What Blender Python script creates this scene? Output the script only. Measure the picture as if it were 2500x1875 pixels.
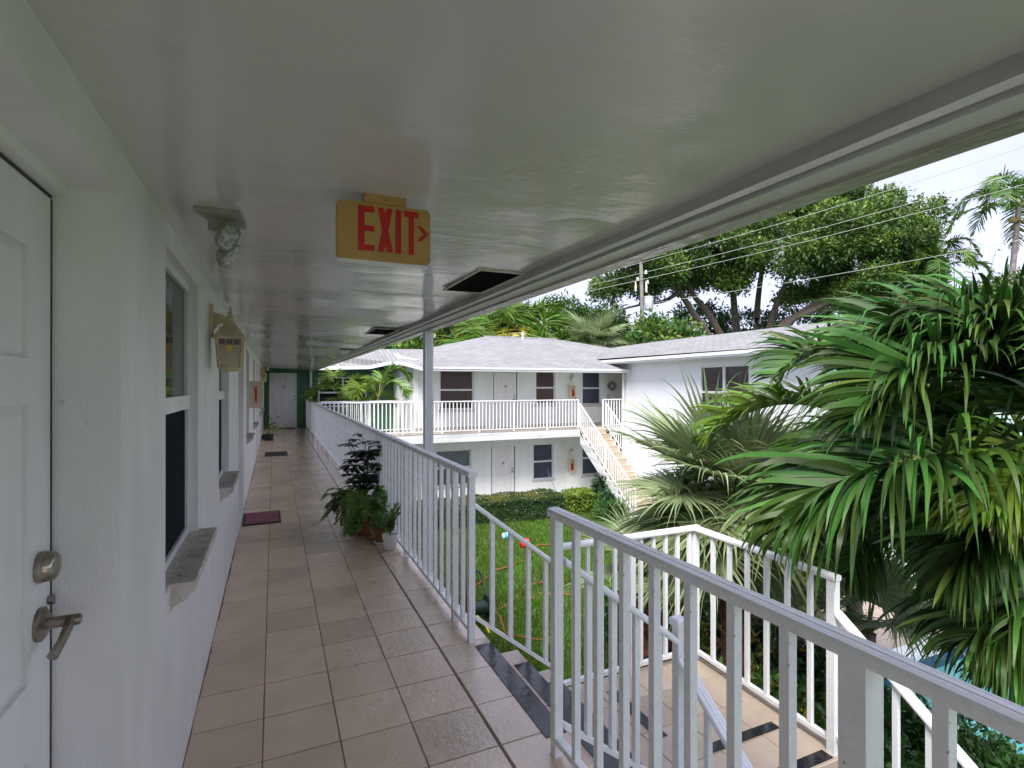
import bpy, math, random
import numpy as np
from mathutils import Vector, Matrix

# ------------------------------------------------------------------ scene, camera, sky, sun, exposure
for o in list(bpy.data.objects): bpy.data.objects.remove(o)
scene = bpy.context.scene
C = scene.collection
R = math.radians
rng = np.random.default_rng(7)
random.seed(7)

CAM_F, CAM_YAW, CAM_UP, CAM_H = 1300.0/2500.0, R(24.09), R(0.095), 1.6
cd = bpy.data.cameras.new('camera'); cam = bpy.data.objects.new('camera', cd); C.objects.link(cam)
cam.location = (0, 0, CAM_H); cam.rotation_euler = (R(90)+CAM_UP, 0, -CAM_YAW)
cd.sensor_width = 36; cd.lens = 36*CAM_F; cd.clip_start = 0.02; cd.clip_end = 2000
scene.camera = cam

SUN_EL, SUN_AZ = R(52), R(222)          # high sun behind thin cloud, behind the camera on the left
world = bpy.data.worlds.new('World'); scene.world = world; world.use_nodes = True
wn, wl = world.node_tree.nodes, world.node_tree.links
wn.clear()
wout = wn.new('ShaderNodeOutputWorld'); wbg = wn.new('ShaderNodeBackground')
sky = wn.new('ShaderNodeTexSky'); sky.sky_type = 'NISHITA'; sky.sun_disc = False
sky.sun_elevation = SUN_EL; sky.sun_rotation = SUN_AZ; sky.air_density = 1.0; sky.dust_density = 2.5; sky.ozone_density = 1.2
wtc = wn.new('ShaderNodeTexCoord'); wno = wn.new('ShaderNodeTexNoise')
wno.inputs['Scale'].default_value = 2.2; wno.inputs['Detail'].default_value = 5; wno.inputs['Roughness'].default_value = .55
wrm = wn.new('ShaderNodeValToRGB'); wrm.color_ramp.elements[0].position = .36; wrm.color_ramp.elements[1].position = .62
wrm.color_ramp.elements[0].color = (.62,)*3+(1,); wrm.color_ramp.elements[1].color = (.97,)*3+(1,)
wmx = wn.new('ShaderNodeMix'); wmx.data_type = 'RGBA'
wmx.inputs['B'].default_value = (6.0, 6.2, 8.2, 1)      # bright cloud sheet
wl.new(wtc.outputs['Generated'], wno.inputs['Vector']); wl.new(wno.outputs['Fac'], wrm.inputs['Fac'])
wl.new(wrm.outputs['Color'], wmx.inputs['Factor']); wl.new(sky.outputs['Color'], wmx.inputs['A'])
wl.new(wmx.outputs['Result'], wbg.inputs['Color']); wbg.inputs['Strength'].default_value = 0.075
wl.new(wbg.outputs['Background'], wout.inputs['Surface'])

sd = bpy.data.lights.new('sun', 'SUN'); sun = bpy.data.objects.new('sun', sd); C.objects.link(sun)
sd.energy = 2.6; sd.angle = R(24); sd.color = (1.0, .97, .92)
sv = Vector((math.sin(SUN_AZ)*math.cos(SUN_EL), math.cos(SUN_AZ)*math.cos(SUN_EL), math.sin(SUN_EL)))
sun.rotation_euler = sv.to_track_quat('Z', 'Y').to_euler(); sun.location = (0, 0, 30)
scene.view_settings.view_transform = 'Standard'; scene.view_settings.look = 'None'
scene.view_settings.exposure = 1.3; scene.view_settings.gamma = 1; scene.view_settings.use_curve_mapping = False
scene.render.engine = 'CYCLES'
scene.cycles.use_adaptive_sampling = True; scene.cycles.adaptive_threshold = .025
scene.cycles.max_bounces = 8; scene.cycles.diffuse_bounces = 4; scene.cycles.glossy_bounces = 3; scene.cycles.transmission_bounces = 3; scene.cycles.transparent_max_bounces = 12

# ------------------------------------------------------------------ helpers
def at(px, py, zc):
    """world point from a photo pixel and a distance in metres along the view axis (used once, to survey positions)"""
    u, v = (px-1250)/1300.0, -(py-937.5)/1300.0
    s, c = math.sin(CAM_YAW), math.cos(CAM_YAW)
    return np.array([s*zc + u*zc*c, c*zc - u*zc*s, CAM_H + zc*(v + math.tan(CAM_UP))])

class MB:
    def __init__(s): s.v = []; s.f = []
    def quad(s, a, b, c, d):
        n = len(s.v); s.v += [tuple(a), tuple(b), tuple(c), tuple(d)]; s.f.append((n, n+1, n+2, n+3)); return s
    def poly(s, pts):
        n = len(s.v); s.v += [tuple(p) for p in pts]; s.f.append(tuple(range(n, n+len(pts)))); return s
    def box(s, x0, x1, y0, y1, z0, z1):
        n = len(s.v)
        s.v += [(x0,y0,z0),(x1,y0,z0),(x1,y1,z0),(x0,y1,z0),(x0,y0,z1),(x1,y0,z1),(x1,y1,z1),(x0,y1,z1)]
        s.f += [(n,n+3,n+2,n+1),(n+4,n+5,n+6,n+7),(n,n+1,n+5,n+4),(n+1,n+2,n+6,n+5),(n+2,n+3,n+7,n+6),(n+3,n,n+4,n+7)]; return s
    def cbox(s, x0, x1, y0, y1, z0, z1, b):
        """box with chamfered top edges"""
        n = len(s.v)
        s.v += [(x0,y0,z0),(x1,y0,z0),(x1,y1,z0),(x0,y1,z0),(x0,y0,z1-b),(x1,y0,z1-b),(x1,y1,z1-b),(x0,y1,z1-b),
                (x0+b,y0+b,z1),(x1-b,y0+b,z1),(x1-b,y1-b,z1),(x0+b,y1-b,z1)]
        s.f += [(n,n+3,n+2,n+1),(n+8,n+9,n+10,n+11)]
        for k in range(4):
            j = (k+1) % 4; s.f += [(n+k,n+j,n+4+j,n+4+k),(n+4+k,n+4+j,n+8+j,n+8+k)]
        return s
    def tube(s, pts, rad, seg=8, cap=True, squash=None):
        pts = [np.array(p, float) for p in pts]; n0 = len(s.v); m = len(pts)
        rad = rad if hasattr(rad, '__len__') else [rad]*m
        up = np.array([0, 0, 1.0])
        for i, p in enumerate(pts):
            t = pts[min(i+1, m-1)] - pts[max(i-1, 0)]; t = t/(np.linalg.norm(t)+1e-9)
            a = np.cross(t, up)
            if np.linalg.norm(a) < 1e-3: a = np.array([1.0, 0, 0])
            a /= np.linalg.norm(a); b = np.cross(a, t)
            for k in range(seg):
                w = 2*math.pi*(k+.5)/seg
                s.v.append(tuple(p + rad[i]*(math.cos(w)*a + math.sin(w)*b)))
        for i in range(m-1):
            for k in range(seg):
                j = (k+1) % seg; q = n0+i*seg
                s.f.append((q+k, q+j, q+seg+j, q+seg+k))
        if cap:
            s.f.append(tuple(range(n0, n0+seg))); s.f.append(tuple(range(n0+(m-1)*seg+seg-1, n0+(m-1)*seg-1, -1)))
        return s
    def lathe(s, cx, cy, prof, seg=20):
        n0 = len(s.v)
        for r, z in prof:
            for k in range(seg):
                w = 2*math.pi*k/seg; s.v.append((cx+r*math.cos(w), cy+r*math.sin(w), z))
        for i in range(len(prof)-1):
            for k in range(seg):
                j = (k+1) % seg; q = n0+i*seg; s.f.append((q+k, q+j, q+seg+j, q+seg+k))
        s.f.append(tuple(range(n0+seg-1, n0-1, -1))); s.f.append(tuple(range(n0+(len(prof)-1)*seg, n0+len(prof)*seg)))
        return s
    def disc_dir(s, c, d, rings, seg=16):
        """solid of revolution about direction d from centre c; rings = [(offset along d, radius)]"""
        c = np.array(c, float); d = np.array(d, float); d /= np.linalg.norm(d)
        a = np.cross(d, [0, 0, 1.0]); a = a/np.linalg.norm(a) if np.linalg.norm(a) > 1e-3 else np.array([1.0, 0, 0]); b = np.cross(a, d)
        n0 = len(s.v)
        for off, r in rings:
            for k in range(seg):
                w = 2*math.pi*k/seg; s.v.append(tuple(c+off*d+r*(math.cos(w)*a+math.sin(w)*b)))
        for i in range(len(rings)-1):
            for k in range(seg):
                j = (k+1) % seg; q = n0+i*seg; s.f.append((q+k, q+j, q+seg+j, q+seg+k))
        s.f.append(tuple(range(n0, n0+seg))); s.f.append(tuple(range(n0+len(rings)*seg-1, n0+(len(rings)-1)*seg-1, -1)))
        return s
    def sweep(s, prof, A, B, cap=True):
        """sweep a closed 2D profile (sideways, up) from A to B"""
        A, B = np.array(A, float), np.array(B, float); t = B-A; h = np.array([t[0], t[1], 0]); h /= np.linalg.norm(h)
        sd_ = np.array([h[1], -h[0], 0]); n0 = len(s.v); m = len(prof)
        for P in (A, B):
            for u, w in prof: s.v.append(tuple(P+u*sd_+np.array([0, 0, w])))
        for k in range(m):
            j = (k+1) % m; s.f.append((n0+k, n0+m+k, n0+m+j, n0+j))
        if cap: s.f.append(tuple(range(n0, n0+m))); s.f.append(tuple(range(n0+2*m-1, n0+m-1, -1)))
        return s
    def extrude(s, pts, off):
        """prism: polygon pts (3D) extruded by vector off"""
        n = len(s.v); m = len(pts); off = np.array(off, float)
        s.v += [tuple(p) for p in pts]+[tuple(np.array(p, float)+off) for p in pts]
        s.f.append(tuple(range(n, n+m))); s.f.append(tuple(range(n+2*m-1, n+m-1, -1)))
        for k in range(m):
            j = (k+1) % m; s.f.append((n+k, n+m+k, n+m+j, n+j))
        return s
    def mesh(s, name, m, off=(0, 0, 0), smooth=False):
        me = bpy.data.meshes.new(name)
        v = np.array(s.v, float).reshape(-1, 3)-np.array(off, float)
        me.from_pydata(v.tolist(), [], s.f); me.update()
        import bmesh
        bm = bmesh.new(); bm.from_mesh(me); bmesh.ops.recalc_face_normals(bm, faces=bm.faces); bm.to_mesh(me); bm.free()
        if m: me.materials.append(m)
        if smooth:
            me.polygons.foreach_set('use_smooth', [True]*len(me.polygons))
            try: me.set_sharp_from_angle(angle=R(40))
            except Exception: pass
        return me
    def build(s, name, m, parent=None, smooth=False):
        off = root_loc(parent)
        o = bpy.data.objects.new(name, s.mesh(name, m, off, smooth)); C.objects.link(o)
        if parent: o.parent = parent
        return o

def root_loc(p):
    if p is None: return np.zeros(3)
    while p.parent: p = p.parent
    return np.array(p.location)

def thing(name, label, cat, loc=(0, 0, 0), group=None, kind=None):
    o = bpy.data.objects.new(name, None); C.objects.link(o); o.location = tuple(float(x) for x in loc); o.empty_display_size = .1
    if label: o['label'] = label
    if cat: o['category'] = cat
    if group: o['group'] = group
    if kind: o['kind'] = kind
    return o
def tag(o, label=None, cat=None, group=None, kind=None):
    if label: o['label'] = label
    if cat: o['category'] = cat
    if group: o['group'] = group
    if kind: o['kind'] = kind
    return o
def inst(me, name, parent, loc, rotz=0.0):
    o = bpy.data.objects.new(name, me); C.objects.link(o)
    if parent:
        o.parent = parent; loc = np.array(loc, float)-root_loc(parent)
    o.location = tuple(float(x) for x in loc); o.rotation_euler.z = rotz
    return o
def np_mesh(name, V, F, m, off=(0, 0, 0), smooth=False):
    """fast mesh from arrays; F is (n,3) or (n,4)"""
    me = bpy.data.meshes.new(name); k = F.shape[1]
    me.vertices.add(len(V)); me.vertices.foreach_set('co', (V-np.array(off)).astype(np.float32).ravel())
    me.loops.add(F.size); me.loops.foreach_set('vertex_index', F.astype(np.int32).ravel())
    me.polygons.add(len(F)); me.polygons.foreach_set('loop_start', np.arange(0, F.size, k, dtype=np.int32))
    me.polygons.foreach_set('loop_total', np.full(len(F), k, dtype=np.int32))
    if smooth: me.polygons.foreach_set('use_smooth', np.ones(len(F), dtype=bool))
    me.update(calc_edges=True); me.validate()
    if m: me.materials.append(m)
    return me
def np_obj(name, V, F, m, parent=None, smooth=False):
    o = bpy.data.objects.new(name, np_mesh(name, V, F, m, root_loc(parent), smooth)); C.objects.link(o)
    if parent: o.parent = parent
    return o
def text_mesh(name, txt, size, depth, m):
    cu = bpy.data.curves.new(name, 'FONT'); cu.body = txt; cu.size = size; cu.extrude = depth; cu.align_x = 'CENTER'; cu.align_y = 'CENTER'
    cu.resolution_u = 3
    o = bpy.data.objects.new('tmp', cu); C.objects.link(o)
    dg = bpy.context.evaluated_depsgraph_get(); dg.update()
    me = bpy.data.meshes.new_from_object(o.evaluated_get(dg)); me.name = name
    bpy.data.objects.remove(o); me.materials.clear(); me.materials.append(m); return me

# ------------------------------------------------------------------ materials
def mat(name, col, rough=.5, var=0, vscale=3, col2=None, bump=0, bscale=40, spec=.5, metal=0, stretch=None, detail=4, rvar=0, rscale=4, coat=0, world=False, island=0, transl=0, bdist=.01, ramp=(.35, .65), odd=None, specks=None):
    m = bpy.data.materials.new(name); m.use_nodes = True
    n, l = m.node_tree.nodes, m.node_tree.links; p = n['Principled BSDF']; out = n['Material Output']
    p.inputs['Roughness'].default_value = rough; p.inputs['Metallic'].default_value = metal
    p.inputs['Specular IOR Level'].default_value = spec; p.inputs['Coat Weight'].default_value = coat
    p.inputs['Base Color'].default_value = (*col, 1)
    tc = n.new('ShaderNodeTexCoord'); vec = tc.outputs['Object']
    if world:
        g = n.new('ShaderNodeNewGeometry'); vec = g.outputs['Position']
    if stretch:
        mp = n.new('ShaderNodeMapping'); mp.inputs['Scale'].default_value = stretch; l.new(vec, mp.inputs['Vector']); svec = mp.outputs['Vector']
    else: svec = vec
    csock = None
    if var or col2:
        t = n.new('ShaderNodeTexNoise'); t.inputs['Scale'].default_value = vscale; t.inputs['Detail'].default_value = detail
        l.new(svec, t.inputs['Vector'])
        r = n.new('ShaderNodeValToRGB'); r.color_ramp.elements[0].position = ramp[0]; r.color_ramp.elements[1].position = ramp[1]
        c2 = col2 if col2 else tuple(c*(1-var) for c in col)
        r.color_ramp.elements[0].color = (*c2, 1); r.color_ramp.elements[1].color = (*col, 1)
        l.new(t.outputs['Fac'], r.inputs['Fac']); csock = r.outputs['Color']
    if island:
        g = n.new('ShaderNodeNewGeometry'); hs = n.new('ShaderNodeHueSaturation')
        mr = n.new('ShaderNodeMapRange'); mr.inputs['To Min'].default_value = 1-island; mr.inputs['To Max'].default_value = 1+island*1.1
        l.new(g.outputs['Random Per Island'], mr.inputs['Value']); l.new(mr.outputs['Result'], hs.inputs['Value'])
        mh = n.new('ShaderNodeMath'); mh.operation = 'MULTIPLY_ADD'; mh.inputs[1].default_value = .05; mh.inputs[2].default_value = .475
        l.new(g.outputs['Random Per Island'], mh.inputs[0]); l.new(mh.outputs[0], hs.inputs['Hue'])
        hs.inputs['Color'].default_value = (*col, 1)
        if csock: l.new(csock, hs.inputs['Color'])
        csock = hs.outputs['Color']
        if odd:
            wn_ = n.new('ShaderNodeTexWhiteNoise'); wn_.noise_dimensions = '1D'; l.new(g.outputs['Random Per Island'], wn_.inputs['W'])
            gt = n.new('ShaderNodeMath'); gt.operation = 'GREATER_THAN'; gt.inputs[1].default_value = 1-odd[1]; l.new(wn_.outputs['Value'], gt.inputs[0])
            mo = n.new('ShaderNodeMix'); mo.data_type = 'RGBA'; l.new(gt.outputs[0], mo.inputs['Factor']); l.new(csock, mo.inputs['A']); mo.inputs['B'].default_value = (*odd[0], 1); csock = mo.outputs['Result']
    if specks:
        sc_, th_, c_ = specks
        ts = n.new('ShaderNodeTexNoise'); ts.inputs['Scale'].default_value = sc_; ts.inputs['Detail'].default_value = 2; l.new(vec, ts.inputs['Vector'])
        rs_ = n.new('ShaderNodeMapRange'); rs_.inputs['From Min'].default_value = th_; rs_.inputs['From Max'].default_value = th_+.04; l.new(ts.outputs['Fac'], rs_.inputs['Value'])
        ms = n.new('ShaderNodeMix'); ms.data_type = 'RGBA'; l.new(rs_.outputs['Result'], ms.inputs['Factor']); ms.inputs['B'].default_value = (*c_, 1)
        if csock: l.new(csock, ms.inputs['A'])
        else: ms.inputs['A'].default_value = (*col, 1)
        csock = ms.outputs['Result']
    if csock: l.new(csock, p.inputs['Base Color'])
    if rvar:
        t = n.new('ShaderNodeTexNoise'); t.inputs['Scale'].default_value = rscale; t.inputs['Detail'].default_value = 3; l.new(svec, t.inputs['Vector'])
        mr = n.new('ShaderNodeMapRange'); mr.inputs['From Min'].default_value = .3; mr.inputs['From Max'].default_value = .7
        mr.inputs['To Min'].default_value = max(.02, rough-rvar); mr.inputs['To Max'].default_value = min(1, rough+rvar)
        l.new(t.outputs['Fac'], mr.inputs['Value']); l.new(mr.outputs['Result'], p.inputs['Roughness'])
    if bump:
        t = n.new('ShaderNodeTexNoise'); t.inputs['Scale'].default_value = bscale; t.inputs['Detail'].default_value = 4; l.new(svec, t.inputs['Vector'])
        b = n.new('ShaderNodeBump'); b.inputs['Strength'].default_value = bump; b.inputs['Distance'].default_value = bdist
        l.new(t.outputs['Fac'], b.inputs['Height']); l.new(b.outputs['Normal'], p.inputs['Normal'])
    if transl:
        tr = n.new('ShaderNodeBsdfTranslucent'); mx = n.new('ShaderNodeMixShader'); mx.inputs['Fac'].default_value = transl
        if csock: l.new(csock, tr.inputs['Color'])
        else: tr.inputs['Color'].default_value = (*col, 1)
        l.new(p.outputs['BSDF'], mx.inputs[1]); l.new(tr.outputs['BSDF'], mx.inputs[2]); l.new(mx.outputs['Shader'], out.inputs['Surface'])
    return m

M = {}
M['wall'] = mat('stucco_paint', (.785, .775, .768), .45, col2=(.705, .70, .69), vscale=2.2, stretch=(2, 2, .7), bump=.35, bscale=110, rvar=.12, rscale=5, bdist=.005, specks=(22, .74, (.55, .56, .53)))
M['wall_far'] = mat('stucco_white', (.82, .85, .84), .6, col2=(.73, .775, .76), vscale=1.3, stretch=(2.5, 2.5, .5), detail=7, bump=.3, bscale=30, bdist=.006)
M['wall_bright'] = mat('stucco_bright', (.84, .85, .87), .6, col2=(.77, .79, .82), vscale=.8, bump=.25, bscale=25, bdist=.006)
M['mint'] = mat('mint_paint', (.55, .75, .66), .6, var=.1, vscale=1.5)
M['green'] = mat('green_paint', (.050, .150, .085), .5, var=.25, vscale=2.5, bump=.2, bscale=30)
M['slab'] = mat('slab_paint', (.80, .81, .82), .55, col2=(.55, .56, .56), vscale=1.4, stretch=(.7, .7, 5), bump=.2, bscale=20)
M['white'] = mat('white_enamel', (.78, .79, .81), .32, var=.12, vscale=6, bump=.12, bscale=55, bdist=.003, rvar=.08)
M['rail'] = mat('rail_paint', (.90, .90, .91), .3, col2=(.84, .845, .855), vscale=7, bump=.2, bscale=45, bdist=.004, rvar=.14, rscale=20, specks=(48, .735, (.30, .27, .23)))
M['door'] = mat('door_paint', (.815, .805, .805), .38, col2=(.74, .735, .73), vscale=2.5, stretch=(4, 4, .6), bump=.12, bscale=45, bdist=.003)
M['frame'] = mat('window_frame', (.78, .79, .80), .35, var=.15, vscale=5)
M['glass'] = mat('dark_glass', (.010, .013, .014), .05, spec=.32)
M['screen'] = mat('insect_screen', (.014, .017, .022), .9, var=.35, vscale=30, spec=.08)
M['blue_screen'] = mat('blue_screen', (.045, .062, .095), .4, var=.2, vscale=4)
M['grey_glass'] = mat('grey_glass', (.14, .18, .19), .15, spec=.6, var=.3, vscale=2)
M['sill'] = mat('weathered_sill', (.58, .53, .47), .75, col2=(.36, .33, .29), vscale=9, detail=9, bump=.8, bscale=45, bdist=.01, ramp=(.30, .62))
M['sill_far'] = mat('painted_sill', (.62, .63, .62), .6, col2=(.42, .42, .41), vscale=8)
M['skirt'] = mat('skirting_tile', (.52, .48, .43), .5, var=.1, vscale=3)
M['steel'] = mat('worn_nickel', (.42, .38, .33), .34, metal=.9, col2=(.20, .16, .12), vscale=14, rvar=.12, bump=.1, bscale=80, bdist=.002)
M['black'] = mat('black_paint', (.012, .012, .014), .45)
M['void'] = mat('vent_mesh', (.004, .004, .005), 1.0, spec=.05)
M['vent_frame'] = mat('vent_frame', (.66, .66, .63), .5, col2=(.20, .18, .16), vscale=12, ramp=(.25, .45))
M['grime'] = mat('grimy_joint', (.25, .25, .24), .8, var=.4, vscale=10)
M['grime_dark'] = mat('dark_grime', (.05, .045, .05), .8, var=.4, vscale=10)
M['strip'] = mat('black_antislip', (.012, .014, .018), .16, bump=.5, bscale=30, bdist=.004, rvar=.12, rscale=9)
M['grout'] = mat('grout', (.22, .145, .10), .75, var=.45, vscale=5)
M['tan'] = mat('yellowed_plastic', (.50, .305, .10), .42, col2=(.42, .245, .075), vscale=7)
M['red'] = mat('sign_red', (.55, .012, .012), .4, var=.15, vscale=20)
M['almond'] = mat('almond_metal', (.60, .50, .33), .5, col2=(.42, .34, .21), vscale=12, bump=.2, bscale=60, bdist=.003)
M['cream'] = mat('cream_plastic', (.74, .63, .45), .5, col2=(.64, .53, .37), vscale=8)
M['lensgrey'] = mat('light_housing', (.34, .33, .28), .55, var=.2, vscale=10)
M['lens'] = mat('faceted_lens', (.55, .56, .60), .12, spec=.9, bump=1.0, bscale=70, bdist=.02, col2=(.25, .25, .28), vscale=60)
M['frost'] = mat('frosted_pane', (.50, .43, .32), .35, var=.2, vscale=10)
M['violet'] = mat('violet_pane', (.18, .13, .15), .2, var=.2, vscale=20)
M['amber'] = mat('amber_bulb', (.72, .42, .06), .4)
M['shingle'] = None
M['gutter'] = mat('gutter_white', (.82, .82, .83), .35, var=.1, vscale=3)
M['terracotta'] = mat('terracotta', (.34, .10, .055), .7, col2=(.22, .07, .04), vscale=9, bump=.3, bscale=30)
M['whitepot'] = mat('white_pot', (.80, .80, .81), .3, var=.06, vscale=10)
M['blackpot'] = mat('black_pot', (.02, .02, .025), .4)
M['soil'] = mat('soil', (.04, .028, .018), .9, var=.5, vscale=30, bump=.8, bscale=60)
M['mat_red'] = mat('maroon_mat', (.16, .022, .045), .75, col2=(.24, .08, .10), vscale=9, bump=.8, bscale=120, detail=8, ramp=(.5, .75))
M['mat_dark'] = mat('brown_mat', (.045, .030, .024), .8, var=.3, vscale=12, bump=.6, bscale=90)
M['concrete'] = mat('concrete_path', (.46, .43, .39), .7, var=.2, vscale=3, bump=.3, bscale=30)
M['hose'] = mat('orange_hose', (.30, .085, .025), .45, var=.2, vscale=8)
M['hose_green'] = mat('green_black', (.010, .030, .018), .4)
M['bark'] = mat('bark', (.16, .125, .10), .85, col2=(.07, .055, .045), vscale=5, stretch=(3, 3, .8), bump=1, bscale=9, bdist=.05)
M['palm_bark'] = mat('palm_bark', (.24, .19, .15), .85, col2=(.10, .07, .05), vscale=6, stretch=(1, 1, 7), bump=1, bscale=7, bdist=.03)
M['palm_boot'] = mat('palm_boots', (.20, .085, .045), .85, col2=(.09, .05, .03), vscale=9, bump=1, bscale=14, bdist=.03)
M['polewood'] = mat('pole_wood', (.30, .29, .25), .85, col2=(.17, .16, .14), vscale=4, stretch=(6, 6, .5))
M['transformer'] = mat('transformer_grey', (.66, .68, .70), .4, var=.08, vscale=3)
M['wire'] = mat('aluminium_wire', (.42, .44, .40), .5)
M['blue'] = mat('blue_handle', (.03, .05, .22), .4)
M['orange'] = mat('orange_plastic', (.65, .25, .02), .45)
M['redplastic'] = mat('red_plastic', (.62, .02, .03), .4)
M['bottle'] = mat('bottle_white', (.72, .76, .80), .3)
M['cyan'] = mat('cyan_label', (.05, .45, .60), .4)
M['brownblind'] = mat('brown_blind', (.055, .028, .026), .5)
# leaves
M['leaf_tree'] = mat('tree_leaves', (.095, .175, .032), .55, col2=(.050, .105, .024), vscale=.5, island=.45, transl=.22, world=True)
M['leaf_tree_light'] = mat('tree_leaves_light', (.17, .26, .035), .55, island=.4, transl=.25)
M['leaf_dark'] = mat('dark_leaves', (.022, .060, .018), .4, island=.4, transl=.15)
M['leaf_mid'] = mat('mid_leaves', (.055, .135, .028), .42, island=.4, transl=.22)
M['leaf_yellow'] = mat('yellow_green_leaves', (.17, .24, .030), .45, island=.35, transl=.25)
M['leaf_gold'] = mat('golden_leaves', (.42, .30, .025), .5, island=.3, transl=.25)
M['leaf_red'] = mat('red_tips', (.30, .09, .03), .5, island=.4, transl=.2)
M['palm_leaf'] = mat('palm_leaf', (.062, .135, .020), .48, col2=(.028, .078, .014), vscale=1.6, island=.6, transl=.2, world=True, spec=.3, odd=((.13, .19, .035), .07))
M['palm_leaf_young'] = mat('palm_leaf_young', (.13, .22, .025), .33, island=.35, transl=.28)
M['fan_leaf'] = mat('fan_leaf', (.32, .385, .19), .48, col2=(.20, .27, .12), vscale=1.6, island=.35, transl=.3, world=True)
M['areca'] = mat('areca_leaf', (.105, .20, .022), .36, island=.4, transl=.28)
M['areca_yellow'] = mat('areca_yellow', (.34, .30, .03), .4, island=.35, transl=.28)
M['areca_light'] = mat('areca_light', (.15, .235, .028), .4, island=.4, transl=.3)
M['rachis'] = mat('rachis', (.20, .22, .05), .45, var=.2, vscale=6)
M['hedge'] = mat('hedge_leaves', (.050, .095, .026), .42, island=.5, transl=.15)
M['hedge_top'] = mat('hedge_new_growth', (.17, .15, .035), .45, island=.5, transl=.15)
M['fern'] = mat('fern_leaf', (.095, .185, .026), .45, island=.45, transl=.22)
M['schefflera'] = mat('schefflera_leaf', (.020, .058, .016), .42, island=.5, transl=.08)
M['grass'] = mat('grass_blades', (.105, .225, .018), .5, col2=(.095, .150, .022), vscale=1.6, detail=6, island=.4, transl=.3, world=True)
M['lawn'] = mat('lawn_ground', (.060, .130, .014), .8, col2=(.040, .088, .012), vscale=1.4, bump=.6, bscale=40, world=True)
M['mulch'] = mat('mulch', (.045, .034, .022), .9, col2=(.02, .016, .012), vscale=14, bump=1, bscale=30, bdist=.03)

def tile_material(name, base, dark, wet=1.0):
    m = bpy.data.materials.new(name); m.use_nodes = True
    n, l = m.node_tree.nodes, m.node_tree.links; p = n['Principled BSDF']
    g = n.new('ShaderNodeNewGeometry'); oi = n.new('ShaderNodeObjectInfo')
    t = n.new('ShaderNodeTexNoise'); t.inputs['Scale'].default_value = 5; t.inputs['Detail'].default_value = 6; l.new(g.outputs['Position'], t.inputs['Vector'])
    r = n.new('ShaderNodeValToRGB'); r.color_ramp.elements[0].position = .3; r.color_ramp.elements[1].position = .7
    r.color_ramp.elements[0].color = (*dark, 1); r.color_ramp.elements[1].color = (*base, 1); l.new(t.outputs['Fac'], r.inputs['Fac'])
    hs = n.new('ShaderNodeHueSaturation'); mr = n.new('ShaderNodeMapRange'); mr.inputs['To Min'].default_value = .84; mr.inputs['To Max'].default_value = 1.10
    l.new(oi.outputs['Random'], mr.inputs['Value']); l.new(mr.outputs['Result'], hs.inputs['Value']); l.new(r.outputs['Color'], hs.inputs['Color'])
    l.new(hs.outputs['Color'], p.inputs['Base Color'])
    # rain blown in from the open side: water film grows towards the outer edge, broken up by noise
    sx = n.new('ShaderNodeSeparateXYZ'); l.new(g.outputs['Position'], sx.inputs[0])
    w = n.new('ShaderNodeMapRange'); w.inputs['From Min'].default_value = .0; w.inputs['From Max'].default_value = .8; l.new(sx.outputs['X'], w.inputs['Value'])
    t2 = n.new('ShaderNodeTexNoise'); t2.inputs['Scale'].default_value = 2.6; t2.inputs['Detail'].default_value = 6; l.new(g.outputs['Position'], t2.inputs['Vector'])
    ad = n.new('ShaderNodeMath'); ad.operation = 'MULTIPLY_ADD'; ad.inputs[1].default_value = 1.5; ad.inputs[2].default_value = -.75; l.new(t2.outputs['Fac'], ad.inputs[0])
    a2 = n.new('ShaderNodeMath'); a2.operation = 'ADD'; a2.use_clamp = True; l.new(ad.outputs[0], a2.inputs[0]); l.new(w.outputs['Result'], a2.inputs[1])
    wm = n.new('ShaderNodeMath'); wm.operation = 'MULTIPLY'; wm.inputs[1].default_value = wet; l.new(a2.outputs[0], wm.inputs[0]); a2 = wm
    rr = n.new('ShaderNodeMapRange'); rr.inputs['To Min'].default_value = .36; rr.inputs['To Max'].default_value = .22; l.new(a2.outputs[0], rr.inputs['Value'])
    l.new(rr.outputs['Result'], p.inputs['Roughness']); p.inputs['Specular IOR Level'].default_value = .5
    l.new(a2.outputs[0], p.inputs['Coat Weight']); p.inputs['Coat Roughness'].default_value = .035; p.inputs['Coat IOR'].default_value = 1.65
    t3 = n.new('ShaderNodeTexNoise'); t3.inputs['Scale'].default_value = 55; t3.inputs['Detail'].default_value = 3; l.new(g.outputs['Position'], t3.inputs['Vector'])
    b = n.new('ShaderNodeBump'); b.inputs['Distance'].default_value = .004
    bs = n.new('ShaderNodeMapRange'); bs.inputs['To Min'].default_value = .10; bs.inputs['To Max'].default_value = .75; l.new(a2.outputs[0], bs.inputs['Value'])
    l.new(bs.outputs['Result'], b.inputs['Strength']); l.new(t3.outputs['Fac'], b.inputs['Height']); l.new(b.outputs['Normal'], p.inputs['Normal'])
    t4 = n.new('ShaderNodeTexNoise'); t4.inputs['Scale'].default_value = 26; t4.inputs['Detail'].default_value = 5; l.new(g.outputs['Position'], t4.inputs['Vector'])
    b4 = n.new('ShaderNodeBump'); b4.inputs['Distance'].default_value = .012; b4.inputs['Strength'].default_value = .8; l.new(t4.outputs['Fac'], b4.inputs['Height']); l.new(b4.outputs['Normal'], p.inputs['Coat Normal'])
    return m
M['tile'] = tile_material('wet_floor_tile', (.68, .525, .385), (.58, .445, .32))
M['step_tile'] = tile_material('step_tile', (.56, .45, .35), (.47, .375, .285), .35)

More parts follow.
